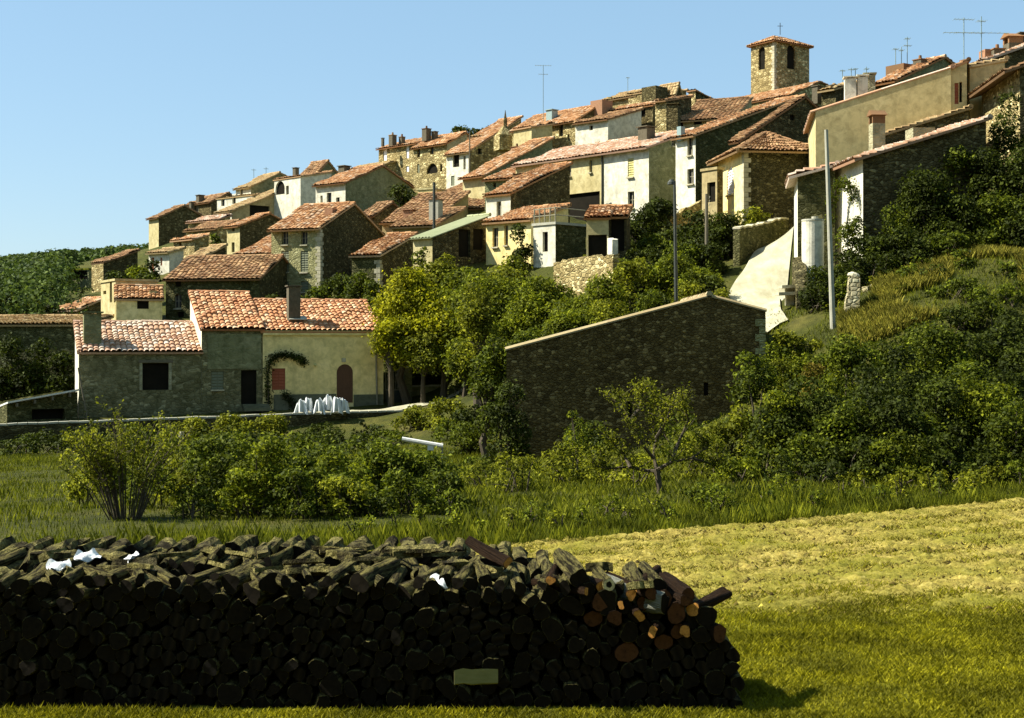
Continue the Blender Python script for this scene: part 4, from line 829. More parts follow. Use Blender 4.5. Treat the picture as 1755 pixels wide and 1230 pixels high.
# stone slabs by the road
for k, (px, py, w) in enumerate(((1350, 491, .45), (1351, 503, .62))):
    p = P(px, py, 65.2 - k * .5); mb = MB(); mb.box(p, (w, .12, .03), (-.08, .45, 0), (0, 0, .07)); mb.box(p + Vector((.12, .3, -.3)), (.18, 0, 0), (0, .2, 0), (0, 0, .24))
    tag(mb.build('stone_slab', M['quoin'], None, p), ['upper white stone slab jutting out at the edge of the road', 'lower and longer white stone slab jutting out over the road edge'][k], 'slab')

# poles
def pole(px, pyt, pyb, Y, r0, r1, mat, label, name, cat, arm=None, lean=0):
    b, tp = P(px + lean, pyb, Y), P(px, pyt, Y); b.z = min(b.z, float(zt(b.x, b.y))) - .3; root = empty(name, b, label, cat)
    mb = MB(); mb.tube([b, (b + tp) / 2, tp], [r0, (r0 + r1) / 2, r1], 8); mb.build('shaft', M[mat], root, b)
    if arm == 'lamp':
        mb = MB(); mb.tube([tp - Vector((0, 0, .2)), tp + Vector((-.1, -.2, .05)), tp + Vector((-.22, -.4, 0))], .035, 5); mb.build('arm', M['iron'], root, b)
        mb = MB(); q = tp + Vector((-.22, -.4, -.02)); mb.tube([q + Vector((0, 0, .05)), q - Vector((0, 0, .08)), q - Vector((0, 0, .2))], [.06, .17, .19], 10); mb.build('lamp_shade', M['iron'], root, b)
    if arm == 'wires':
        for k in range(3):
            mb = MB(); q = tp - Vector((0, 0, .25 + .22 * k)); mb.tube([q + Vector((.06, -.06, 0)), q + Vector((.16, -.1, 0)), q + Vector((.16, -.1, .12))], [.012, .012, .035], 6); mb.build('insulator', M['concrete'], root, b)
    return root
pole(1416, 222, 556, 58, .12, .075, 'concrete', 'tall pale concrete pole standing on the grass slope by the road', 'utility_pole', 'pole', None, 12)
pole(1156, 310, 516, 70, .11, .07, 'iron', 'dark street lamp on a tall post behind the rubble barn', 'street_lamp', 'street lamp', 'lamp', 4)
pole(1211, 332, 412, 80, .11, .09, 'wood_grey', 'short brown wooden pole in the dark bushes left of the yellow fronted house', 'utility_pole', 'pole', 'wires')
pole(744, 312, 362, 100, .13, .10, 'iron', 'short dark post with a crossarm above the middle roofs', 'utility_pole', 'pole', 'wires')
pole(805, 226, 300, 135, .09, .06, 'wood_grey', 'thin pole against the yellow stone side wall near the dark crowns', 'utility_pole', 'pole')
pole(134, 630, 722, 77.0, .05, .04, 'wood_grey', 'slanting timber prop leaning on the left farmhouse corner', 'prop', 'prop', None, 18)
# yard gate + pillar
root = empty('gate_pillar', P(699, 690, 85), 'grey plastered pillar beside the railed yard gate', 'pillar'); o = root.location; mb = MB()
mb.box(P(699, 660, 85), (.22, .05, 0), (-.05, .22, 0), (0, 0, 1.1)); mb.build('shaft', M['plaster_green'], root, o); mb = MB(); mb.box(P(699, 629, 85), (.26, .05, 0), (-.05, .26, 0), (0, 0, .06)); mb.build('cap', M['concrete'], root, o)
root = empty('yard_gate', P(675, 690, 84.6), 'dark railed iron gate between the yellow farmhouse and the pillar', 'gate'); o = root.location; mb = MB(); a, b = P(661, 690, 84.3), P(692, 690, 84.9)
for k in range(10):
    q = a + (b - a) * k / 9; mb.tube([q + Vector((0, 0, .75)), q + Vector((0, 0, 2.0))], .015, 5)
for h in (.78, 1.9): mb.tube([a + Vector((0, 0, h)), b + Vector((0, 0, h))], .022, 5)
mb.build('railings', M['frame'], root, o); mb = MB(); mb.box((a + b) / 2 + Vector((0, 0, .37)), (b - a) / 2, (0, .02, 0), (0, 0, .38)); mb.build('panel', M['iron'], root, o)
# white barrier
root = empty('white_barrier', P(758, 800, 46), 'white painted pole barrier tilting down to a thin post among the bushes', 'barrier'); o = root.location
mb = MB(); a, b = P(689, 752, 46), P(759, 764, 46); mb.tube([a, b], .075, 8); mb.build('beam', M['whitewash'], root, o)
mb = MB(); mb.tube([P(758, 830, 46.05), P(758, 758, 46.05)], .035, 6); mb.build('post', M['frame'], root, o); mb = MB(); q = P(738, 765, 46); mb.box(q, (.1, 0, 0), (0, .05, 0), (0, 0, .12)); mb.build('bracket', M['whitewash'], root, o)
# washing on a line along the yard wall: each sheet its own thing
def cloth(px0, px1, py0, py1, Y, label):
    n, m = 15, 12; V = np.zeros((m, n, 3)); a, b = P(px0, py0, Y), P(px1, py0, Y); bot = P(px0, py1, Y).z; ph = RND.uniform(0, 6)
    for j in range(m):
        for i in range(n):
            u, w = i / (n - 1), j / (m - 1); arch = math.sin(u * math.pi)
            x = a.x + (b.x - a.x) * (.5 + (u - .5) * (.62 + .38 * w)); top = a.z - .26 * (1 - arch) ** 2.4 + .05 * math.sin(9 * u + ph) + .04 * math.sin(17 * u + 2 * ph)
            z = top + (bot - top) * w * (1 - .22 * arch * w); V[j, i] = (x, Y + .16 * math.sin(5 * math.pi * u + ph) * w - .12 * w - .18 * arch * (1 - w), z)
    mb = MB(); mb.grid(V, n, m); V2 = V.copy(); V2[..., 1] += .34; V2[..., 2] -= .0; mb.grid(V2, n, m)
    top = np.stack([V[0], V2[0]], 0); mb.grid(top, n, 2)
    o = mb.build('white_sheet', M['cloth'], None, (a + b) / 2, True); return tag(o, label, 'sheet', 'white sheets draped along the yard wall')
for k, (x0, x1, y0, y1) in enumerate(((503, 529, 686, 711), (519, 537, 682, 709), (536, 558, 684, 710), (550, 574, 678, 709), (566, 588, 681, 711), (579, 599, 684, 709))):
    cloth(x0, x1, y0, y1, 78.6 + .25 * (k % 2), ['white sheet at the left end of the row on the yard wall, nearest the vine', 'narrow white sheet second from the left, just before the gap in the row', 'white sheet directly right of the gap in the row on the yard wall', 'tallest white sheet, in the middle of the row below the arched door', 'white sheet just right of the tallest one on the yard wall', 'white sheet at the right end of the row on the yard wall'][k])
for px, py, Y, s, lab in ((311, 745, 60, .13, 'white boundary stone showing between the bushes below the farm'), (1270, 410 + 94, 74, .1, 'small dark stone lying on the white road')):
    mb = MB(); p = P(px, py, Y); mb.tube([p - Vector((0, 0, s)), p, p + Vector((0, 0, s))], [s, s * 1.15, s * .7], 7); tag(mb.build('stone', M['quoin' if s > .11 else 'stone_dark'], None, p), lab, 'stone')
# ================================================================== vegetation
def leaf_quads(Pts, Nrm, size, rng, asp=.55):
    n = len(Pts); a = rng.normal(size=(n, 3)); u = np.cross(Nrm, a); u /= np.linalg.norm(u, axis=1)[:, None] + 1e-9; w = np.cross(Nrm, u)
    s = size * rng.uniform(.6, 1.35, (n, 1)); fold = Nrm * s * .12
    V = np.stack([Pts - u * s * .5, Pts + w * s * asp * .5 + fold, Pts + u * s * .5, Pts - w * s * asp * .5 + fold], 1).reshape(-1, 3)
    return V, np.arange(4 * n).reshape(n, 4)
def crown_points(blobs, n, rng, up=.35):
    c = np.array([b[0] for b in blobs], float); r = np.array([b[1] for b in blobs], float); pk = rng.choice(len(blobs), n, p=r ** 2 / (r ** 2).sum())
    d = rng.normal(size=(n, 3)); d /= np.linalg.norm(d, axis=1)[:, None]; d[:, 2] = np.where((d[:, 2] < -.3) & (rng.random(n) < .6), -d[:, 2], d[:, 2])
    rad = r[pk] * (.55 + .5 * rng.random(n) ** .6); rad *= np.where(rng.random(n) < .14, rng.uniform(1.1, 1.6, n), 1)
    p = c[pk] + d * rad[:, None] * np.array([1, 1, .85]); nn = d * .55 + rng.normal(size=(n, 3)) * .55 + np.array([0, 0, up]); nn /= np.linalg.norm(nn, axis=1)[:, None]
    return p, nn
def plant(px, pyt, Y, wpx, mat, label, cat='bush', name='bush', group=None, pyb=None, kind='bush', dens=1.0, leaf=6.0, nb=None, trunk='bark_tree', cl=.22, zb=None, asp=.55, low=.0):
    x = XZ(px, Y); g = zb if zb is not None else float(zt(x, Y)) - .05
    top = P(px, pyt, Y).z; H = max(.5, top - g); Wd = wpx / F * Y; rng = np.random.default_rng(abs(hash((px, pyt, int(Y)))) % 2 ** 31)
    size = leaf / F * Y; lo = {'bush': low, 'tree': .28, 'open': .3}[kind] if pyb is None else max(0, (P(px, pyb, Y).z - g) / H)
    ch = H * (1 - lo); cz = H * lo + ch / 2; blobs = []; nb = nb or int(np.clip(10 * (Wd * ch) / (1.2 + .5 * Wd * ch) + 6, 8, 34))
    R0 = cl * min(Wd, ch) ** .8 * max(Wd, ch) ** .2
    for i in range(nb):
        for _ in range(30):
            q = rng.uniform(-1, 1, 3); L = np.linalg.norm(q)
            if .35 < L < 1: break
        r = R0 * rng.uniform(.65, 1.25)
        wz = 1 - .35 * max(0, q[2]) if kind != 'bush' else 1 - .3 * max(0, q[2])
        if kind == 'bush':
            zz = rng.random() ** 1.15; an = rng.uniform(0, 2 * math.pi); rr = math.sqrt(max(.02, 1 - .82 * zz ** 2)) * rng.uniform(.35, 1) ** .6
            blobs.append((np.array([math.cos(an) * rr * (Wd / 2 - r * .6), math.sin(an) * rr * (Wd / 2 - r * .6) * .9, r * .55 + zz * (H - r * 1.45)]), r)); continue
        blobs.append((np.array([q[0] * (Wd / 2 - r * .7) * wz, q[1] * (Wd / 2 - r * .7) * wz * .9, cz + q[2] * (ch / 2 - r * .8)]), r))
    n = int(dens * 3.3 * sum(b[1] ** 2 for b in blobs) * 3.1 / (size ** 2 * .55)); n = min(n, 26000)
    o = Vector((x, Y, g)); root = empty(name, o, label, cat, group)
    p, nn = crown_points(blobs, n, rng); p[:, 2] = np.maximum(p[:, 2], .03)
    V, Fc = leaf_quads(p, nn, size, rng, asp); np_mesh('crown' if kind != 'bush' else 'foliage', V, Fc, M[mat], root)
    mb = MB()
    if kind == 'bush':
        for i in range(min(7, nb)):
            b = blobs[i][0]; s = Vector((rng.normal() * .12 * Wd, rng.normal() * .1 * Wd, 0)); m = (s + Vector(b)) / 2 + Vector((0, 0, .1 * H)); mb.tube([s - Vector((0, 0, .2)), m, b], [.02 + .012 * H, .014 + .006 * H, .008], 5)
        mb.build('stems', M[trunk], root)
    else:
        tr = .035 * H * (.8 if kind == 'tree' else .7) + .03; cc = Vector((rng.normal() * .03 * Wd, 0, H * (lo + .22 * (1 - lo)))); m1 = cc * .5 + Vector((rng.normal() * .05 * H, rng.normal() * .05 * H, 0))
        mb.tube([(0, 0, -.3), m1, cc], [tr * 1.2, tr * .9, tr * .7], 8)
        for i in range(min(11, nb)):
            b = Vector(blobs[i][0]); m = cc.lerp(b, .5) + Vector((rng.normal() * .05 * Wd, rng.normal() * .05 * Wd, .08 * ch)); mb.tube([cc - Vector((0, 0, rng.uniform(0, .12) * H)), m, b], [tr * .55, tr * .35, tr * .12], 6)
        mb.build('trunk', M[trunk], root)
    return root

# --- big trees right of the farm
T = 'tree'
plant(702, 447, 84, 128, 'leaf_yellow', 'bright yellow green tree directly right of the yellow farmhouse', T, 'broadleaf_tree', kind='tree', pyb=640, dens=1.1)
plant(760, 500, 83, 110, 'leaf_yellow', 'lower yellow green tree above the low mossy yard wall', T, 'broadleaf_tree', kind='tree', pyb=628)
plant(745, 440, 90, 120, 'leaf_olive', 'tall olive green tree behind the bright yellow green one', T, 'broadleaf_tree', kind='tree', pyb=560)
plant(845, 442, 82, 165, 'leaf_green', 'broad mid green tree in the centre below the open barn', T, 'broadleaf_tree', kind='tree', pyb=655, dens=1.1)
plant(925, 470, 77, 150, 'leaf_green', 'round green tree left of the sunlit rubble garden wall', T, 'broadleaf_tree', kind='tree', pyb=590, dens=1.1)
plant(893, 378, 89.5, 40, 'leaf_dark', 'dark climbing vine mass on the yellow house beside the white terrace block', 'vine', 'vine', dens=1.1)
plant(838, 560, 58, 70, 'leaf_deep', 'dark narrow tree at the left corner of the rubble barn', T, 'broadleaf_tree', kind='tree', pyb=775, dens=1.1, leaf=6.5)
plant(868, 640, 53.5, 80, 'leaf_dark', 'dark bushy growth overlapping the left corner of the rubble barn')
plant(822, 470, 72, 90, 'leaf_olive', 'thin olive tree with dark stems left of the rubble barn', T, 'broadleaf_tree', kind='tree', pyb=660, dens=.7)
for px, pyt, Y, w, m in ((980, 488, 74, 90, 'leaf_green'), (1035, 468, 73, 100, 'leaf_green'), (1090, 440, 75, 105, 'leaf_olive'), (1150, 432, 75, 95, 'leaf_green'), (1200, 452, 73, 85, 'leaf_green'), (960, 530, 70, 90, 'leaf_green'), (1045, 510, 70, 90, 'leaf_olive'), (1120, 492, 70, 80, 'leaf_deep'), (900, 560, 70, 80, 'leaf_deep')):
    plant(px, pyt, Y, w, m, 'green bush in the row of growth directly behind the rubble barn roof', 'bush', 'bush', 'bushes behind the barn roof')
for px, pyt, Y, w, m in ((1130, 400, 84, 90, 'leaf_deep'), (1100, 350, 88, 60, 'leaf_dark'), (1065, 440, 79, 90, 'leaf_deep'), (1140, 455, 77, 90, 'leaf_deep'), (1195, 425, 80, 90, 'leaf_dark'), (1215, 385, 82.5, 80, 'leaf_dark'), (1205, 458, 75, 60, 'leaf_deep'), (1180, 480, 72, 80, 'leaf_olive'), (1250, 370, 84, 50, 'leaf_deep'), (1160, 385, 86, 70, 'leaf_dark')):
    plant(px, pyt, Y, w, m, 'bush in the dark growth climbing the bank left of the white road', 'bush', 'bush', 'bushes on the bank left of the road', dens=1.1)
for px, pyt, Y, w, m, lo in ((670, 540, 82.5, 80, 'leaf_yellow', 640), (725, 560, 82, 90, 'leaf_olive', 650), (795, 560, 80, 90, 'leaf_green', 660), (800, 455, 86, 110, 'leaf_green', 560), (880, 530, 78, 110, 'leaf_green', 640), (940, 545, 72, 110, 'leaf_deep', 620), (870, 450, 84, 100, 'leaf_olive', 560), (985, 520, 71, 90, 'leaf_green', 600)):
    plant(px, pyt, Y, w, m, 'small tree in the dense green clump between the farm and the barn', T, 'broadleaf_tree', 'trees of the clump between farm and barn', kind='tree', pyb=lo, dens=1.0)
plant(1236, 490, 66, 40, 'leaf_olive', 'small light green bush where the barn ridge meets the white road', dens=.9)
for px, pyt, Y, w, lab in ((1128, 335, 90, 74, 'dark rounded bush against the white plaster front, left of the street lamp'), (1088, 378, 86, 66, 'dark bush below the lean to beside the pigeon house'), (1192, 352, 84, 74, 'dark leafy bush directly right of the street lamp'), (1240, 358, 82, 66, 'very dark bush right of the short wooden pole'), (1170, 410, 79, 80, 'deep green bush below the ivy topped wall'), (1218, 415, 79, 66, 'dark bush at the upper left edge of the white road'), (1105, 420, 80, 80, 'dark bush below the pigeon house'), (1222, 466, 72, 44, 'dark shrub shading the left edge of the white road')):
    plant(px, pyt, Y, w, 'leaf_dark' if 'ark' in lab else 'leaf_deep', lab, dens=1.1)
for px, pyt, Y, w, lab in ((1282, 348, 83, 62, 'light green bush at the foot of the yellow fronted house'), (1320, 362, 84.5, 40, 'olive shrub on the garden wall below the dark rubble gable'), (1290, 430, 83, 34, 'low dark shrub at the foot of the dark road wall')):
    plant(px, pyt, Y, w, 'leaf_olive' if 'dark shrub' not in lab else 'leaf_dark', lab)
# --- among the houses
for px, pyt, Y, w, m, lab in ((693, 296, 120, 56, 'leaf_dark', 'black green tree beside the grey green gable'), (575, 462, 97, 64, 'leaf_dark', 'dark shrub behind the yellow farmhouse roof near the grey shutters'), (612, 458, 95, 66, 'leaf_deep', 'dark green shrub below the annex with the orange roof'), (545, 488, 95, 50, 'leaf_deep', 'low dark shrub right of the farm chimney'), (640, 478, 93, 50, 'leaf_deep', 'shrub touching the yellow green tree behind the farm roof'), (470, 500, 94, 60, 'leaf_dark', 'low dark hedge left of the farm chimney'), (395, 512, 94, 70, 'leaf_dark', 'dark growth at the foot of the long low house'), (248, 545, 90, 30, 'leaf_dark', 'small round dark bush on the ridge of the low wing'),
                              (262, 440, 125, 30, 'leaf_dark', 'dark leaning tree before the little white cottage'), (232, 448, 120, 56, 'leaf_green', 'green bush between the ruin and the white cottage'), (200, 462, 118, 52, 'leaf_dark', 'dark ivy clump on the ruined house'), (245, 462, 112, 60, 'leaf_deep', 'green growth above the small yellow house roof'), (368, 400, 133, 28, 'leaf_deep', 'dark tree between the yellow terrace and the narrow house'), (1020, 424, 83, 40, 'leaf_olive', 'weeds on top of the sunlit garden wall'), (760, 425, 89, 50, 'leaf_olive', 'shrub in front of the open barn posts'), (722, 420, 91, 34, 'leaf_deep', 'ivy on the pale end of the open barn'), (880, 430, 86, 60, 'leaf_green', 'bush at the foot of the white terrace block')):
    plant(px, pyt, Y, w, m, lab, 'tree' if 'tree' in lab else 'bush', 'broadleaf_tree' if 'tree' in lab else 'bush')
for px, pyt, Y, w, lab in ((790, 214, 165, 40, 'left dark tree crown showing above the skyline roofs'), (818, 216, 165, 42, 'middle dark tree crown showing above the skyline roofs'), (841, 215, 164, 28, 'right dark tree crown beside the stone pinnacle')):
    plant(px, pyt, Y, w, 'leaf_dark', lab, T, 'broadleaf_tree', kind='tree', zb=float(P(px, 262, Y).z))
# --- left side below the wood
for px, pyt, Y, w, m in ((30, 470, 125, 70, 'leaf_deep'), (75, 480, 118, 60, 'leaf_dark'), (105, 455, 135, 60, 'leaf_deep'), (55, 505, 108, 60, 'leaf_deep'), (12, 500, 106, 60, 'leaf_dark'), (-40, 480, 120, 90, 'leaf_deep'), (140, 490, 120, 40, 'leaf_deep'), (85, 520, 104, 40, 'leaf_dark'), (45, 450, 138, 60, 'leaf_deep'), (80, 440, 140, 50, 'leaf_deep'), (10, 455, 138, 60, 'leaf_deep'), (120, 520, 108, 40, 'leaf_deep'), (40, 525, 104, 50, 'leaf_deep'), (150, 510, 112, 36, 'leaf_deep'), (-10, 520, 102, 60, 'leaf_dark')):
    plant(px, pyt, Y, w, m, 'leafy tree at the foot of the wooded slope behind the dark ivy barn', T, 'broadleaf_tree', 'trees at the foot of the wooded slope', kind='tree')
for px, pyt, Y, w in ((20, 570, 87.5, 60), (70, 575, 88, 70), (110, 590, 88, 60), (45, 615, 87.2, 70), (95, 630, 87.4, 70), (5, 630, 87, 50), (-30, 590, 87, 70)):
    plant(px, pyt, Y, w, 'leaf_dark', 'ivy covering the dark barn wall at the left edge', 'ivy', 'ivy_clump', 'ivy clumps on the dark barn wall', dens=.8)
# --- garden bushes in the middle distance
def twigs(px, pyt, pyb, wpx, Y, n, label, leafmat='leaf_olive', nleaf=1500):
    x = XZ(px, Y); g = float(zt(x, Y)); H = P(px, pyt, Y).z - g; Wd = wpx / F * Y; root = empty('twiggy_bush', (x, Y, g), label, 'bush'); rng = np.random.default_rng(int(px)); mb = MB(); pts = []
    for i in range(n):
        an = rng.uniform(-1, 1); dy = rng.uniform(-.6, .6); h = H * rng.uniform(.55, 1.02) * (1 - .25 * abs(an)); s = Vector((an * Wd * .10, dy * .3, -.1)); e = Vector((an * Wd * .5, dy * Wd * .4, h)); m = s.lerp(e, .5) + Vector((-an * Wd * .06, 0, h * .08))
        mb.tube([s, m, e], [.022, .014, .006], 4)
        for k in range(5):
            f = rng.uniform(.4, .95); q = s.lerp(m, f * 2) if f < .5 else m.lerp(e, f * 2 - 1); tip = q + Vector((rng.normal() * .2, rng.normal() * .2, rng.uniform(.15, .5))); mb.tube([q, tip], [.007, .003], 3)
            for _ in range(nleaf // (n * 5)): w = q.lerp(tip, rng.random()); pts.append((w.x + rng.normal() * .06, w.y + rng.normal() * .06, w.z + rng.normal() * .06))
    mb.build('stems', M['bark_tree'], root); pts = np.array(pts); nn = rng.normal(size=pts.shape); nn /= np.linalg.norm(nn, axis=1)[:, None]
    V, Fc = leaf_quads(pts, nn, .085, rng); np_mesh('foliage', V, Fc, M[leafmat], root)
twigs(215, 690, 925, 230, 33, 46, 'tall twiggy half bare bush with fanning stems right behind the woodpile', 'leaf_olive', 5200)
for px, pyt, Y, w, m, lab in ((385, 720, 36, 150, 'leaf_deep', 'dense bush right of the twiggy one, below the low wing'), (450, 742, 34, 130, 'leaf_green', 'dense leafy bush in front, below the black farm doorway'), (330, 760, 37, 110, 'leaf_olive', 'loose olive bush between the twiggy bush and the dense ones'), (540, 735, 38, 120, 'leaf_deep', 'dark bush below the white sheets'), (590, 770, 35.5, 130, 'leaf_green', 'wide bush left of the white barrier, brightest on top'), (670, 745, 37, 130, 'leaf_deep', 'dense dark bush below the white barrier beam'), (738, 770, 36.5, 110, 'leaf_deep', 'dark bush around the thin barrier post'), (645, 800, 34, 110, 'leaf_deep', 'low dark bush at the grass edge below the barrier'), (500, 800, 33, 110, 'leaf_deep', 'low dark bush in front of the two dense leafy ones')):
    plant(px, pyt, Y, w, m, lab, dens=.95, leaf=7.5, cl=.2)
for px, pyt, Y, w, m, lab in ((60, 735, 70, 90, 'leaf_dark', 'dark hedge clump under the retaining wall at the left edge'), (150, 728, 69, 100, 'leaf_dark', 'dark hedge clump under the lean to shed corner'), (235, 722, 70, 80, 'leaf_deep', 'leafy clump reaching up the retaining wall below the low wing'), (320, 712, 71, 90, 'leaf_olive', 'olive clump reaching over the retaining wall'), (400, 708, 72, 90, 'leaf_olive', 'yellowish clump on the retaining wall left of the doorway'), (465, 702, 73, 70, 'leaf_olive', 'yellowish clump on the wall below the climbing vine'), (560, 722, 74, 90, 'leaf_dark', 'dark clump in the shade below the white sheets'), (640, 722, 74, 80, 'leaf_dark', 'dark clump below the pale yard path'), (720, 690, 74, 80, 'leaf_olive', 'light bush below the low mossy wall'), (765, 680, 72, 80, 'leaf_olive', 'light bush left of the barn corner tree'), (720, 760, 60, 60, 'leaf_green', 'bush behind the white barrier beam'), (800, 720, 60, 70, 'leaf_deep', 'dark bush at the foot of the barn corner tree'), (850, 760, 54, 60, 'leaf_dark', 'dark growth along the left foot of the rubble barn')):
    plant(px, pyt, Y, w, m, lab, dens=.9)
for px, pyt, Y, w, m in ((300, 730, 40, 130, 'leaf_green'), (360, 770, 34.5, 110, 'leaf_deep'), (420, 735, 40, 130, 'leaf_deep'), (430, 800, 33.5, 110, 'leaf_green'), (480, 760, 36.5, 120, 'leaf_green'), (520, 730, 42, 130, 'leaf_deep'), (560, 790, 34, 110, 'leaf_deep'), (610, 740, 41, 120, 'leaf_deep'), (640, 770, 37, 110, 'leaf_green'), (700, 800, 34.5, 110, 'leaf_deep'), (760, 800, 35.5, 100, 'leaf_deep'), (260, 800, 36, 100, 'leaf_deep'), (590, 810, 33.5, 90, 'leaf_olive'), (770, 830, 34, 70, 'leaf_deep'), (330, 830, 33, 80, 'leaf_deep'), (180, 760, 41, 110, 'leaf_deep'), (150, 800, 37, 80, 'leaf_olive')):
    plant(px, pyt, Y, w * 1.1, m, 'bush in the thick garden growth between the woodpile and the farm', 'bush', 'bush', 'bushes of the garden thicket', dens=.95, leaf=7.5, cl=.2)
for px, pyt, Y, w, m in ((540, 735, 70, 90, 'leaf_dark'), (600, 740, 68, 100, 'leaf_dark'), (660, 735, 70, 100, 'leaf_deep'), (700, 712, 74, 80, 'leaf_olive'), (780, 715, 68, 80, 'leaf_deep'), (810, 690, 70, 70, 'leaf_dark'), (640, 790, 55, 110, 'leaf_green'), (740, 790, 52, 100, 'leaf_deep'), (820, 780, 50, 80, 'leaf_deep'), (110, 740, 68, 110, 'leaf_dark'), (200, 745, 66, 110, 'leaf_dark'), (280, 740, 66, 100, 'leaf_dark'), (370, 735, 66, 100, 'leaf_dark'), (450, 735, 66, 100, 'leaf_dark'), (30, 745, 66, 90, 'leaf_dark')):
    plant(px, pyt, Y, w * 1.1, m, 'shaded shrub on the slope between the farm yard wall and the garden', 'bush', 'bush', 'shrubs below the farm yard wall', dens=.95)
for px, pyt, Y, w, m in ((684, 590, 86, 56, 'leaf_dark'), (730, 585, 86.8, 70, 'leaf_dark'), (775, 580, 87, 76, 'leaf_dark'), (820, 590, 84, 66, 'leaf_deep'), (850, 640, 66, 50, 'leaf_dark'), (705, 560, 88, 60, 'leaf_deep'), (790, 640, 82, 50, 'leaf_deep'), (850, 600, 80, 70, 'leaf_deep')):
    plant(px, pyt, Y, w, m, 'dark shrub behind the yard gate under the yellow green trees', 'bush', 'bush', 'shrubs behind the yard gate')
rw = np.random.default_rng(77)
for k in range(30):
    px = 590 + k * 40 + rw.uniform(-14, 14); x0 = (px - CX) / F * 36; Yk = float(edge_y(x0)) + rw.uniform(1.6, 4.2); b = HY + CZ / Yk * F
    plant(px, b - rw.uniform(24, 58), Yk, rw.uniform(38, 75), str(rw.choice(['leaf_olive', 'leaf_green', 'leaf_olive', 'leaf_deep'])), 'low weedy shrub in the rough verge at the far edge of the field', 'bush', 'weed_bush', 'weedy shrubs along the field verge', dens=.55, leaf=6.5)
# --- in front of the barn
for px, pyt, Y, w, m, lab in ((985, 694, 47, 52, 'leaf_green', 'slim upright sapling in front of the barn wall'), (880, 772, 41, 120, 'leaf_olive', 'light green thicket at the left foot of the barn'), (960, 752, 44, 120, 'leaf_olive', 'light green thicket below the slim sapling'), (1040, 762, 43.5, 120, 'leaf_olive', 'light thicket left of the gnarled quince tree'), (1190, 735, 43.5, 130, 'leaf_olive', 'light thicket right of the gnarled quince trunk'), (1095, 775, 42, 100, 'leaf_olive', 'low light bush behind the gnarled trunk'), (820, 785, 43, 100, 'leaf_olive', 'low light bush left of the thickets before the barn'), (1010, 715, 50, 100, 'leaf_deep', 'dim bush at the foot of the barn wall behind the sapling'), (1160, 700, 50, 90, 'leaf_deep', 'dim bush at the foot of the barn wall behind the quince')):
    plant(px, pyt, Y, w, m, lab, dens=.6, leaf=6.5, cl=.2)
# gnarled quince
def quince():
    Y = 38.5; b = P(1131, 862, Y); b.z = float(zt(b.x, Y)); root = empty('gnarled_tree', b, 'small gnarled fruit tree with dark horizontal branches at the field edge', 'tree'); rng = np.random.default_rng(3); mb = MB(); tips = []
    q = lambda px, py, dy=0: P(px, py, Y + dy) - b
    mb.tube([Vector((0, 0, -.2)), q(1131, 838), q(1127, 815), q(1126, 805)], [.11, .085, .08, .09], 8)
    for ps in (((1126, 807), (1105, 806, .2), (1080, 800, .5), (1040, 803, .3), (1018, 798, .2)), ((1126, 805), (1150, 792, -.3), (1185, 785, -.4), (1215, 765, -.2)), ((1126, 806), (1120, 780, .2), (1125, 750, .4), (1118, 715, .3), (1128, 690)), ((1120, 785), (1100, 760, -.4), (1080, 720, -.5), (1062, 685, -.2)), ((1150, 793), (1162, 760, .5), (1180, 720, .6), (1172, 690, .4)), ((1185, 785), (1205, 790, .2), (1232, 800, .3)), ((1080, 801), (1070, 780, .3), (1052, 760, .4)), ((1125, 750), (1140, 725, -.3), (1150, 700, -.4)), ((1080, 720), (1095, 700, .2), (1102, 672, .3))):
        pts = [q(p[0], p[1], p[2] if len(p) > 2 else 0) for p in ps]; r0 = .055
        mb.tube(pts, np.linspace(r0, .014, len(pts)), 6)
        for a, c in zip(pts[1:], pts[2:] + [pts[-1] + Vector((0, 0, .1))]):
            for _ in range(5):
                s = a.lerp(c, rng.random()); e = s + Vector((rng.normal() * .22, rng.normal() * .22, rng.uniform(.05, .5))); mb.tube([s, e], [.012, .004], 4); tips += [tuple(s.lerp(e, rng.random())) for _ in range(38)]
    mb.build('trunk', M['bark_tree'], root); pts = np.array(tips) + rng.normal(size=(len(tips), 3)) * .09; nn = rng.normal(size=pts.shape) + [0, 0, .4]; nn /= np.linalg.norm(nn, axis=1)[:, None]
    V, Fc = leaf_quads(pts, nn, .085, rng); np_mesh('crown', V, Fc, M['leaf_olive'], root)
quince()
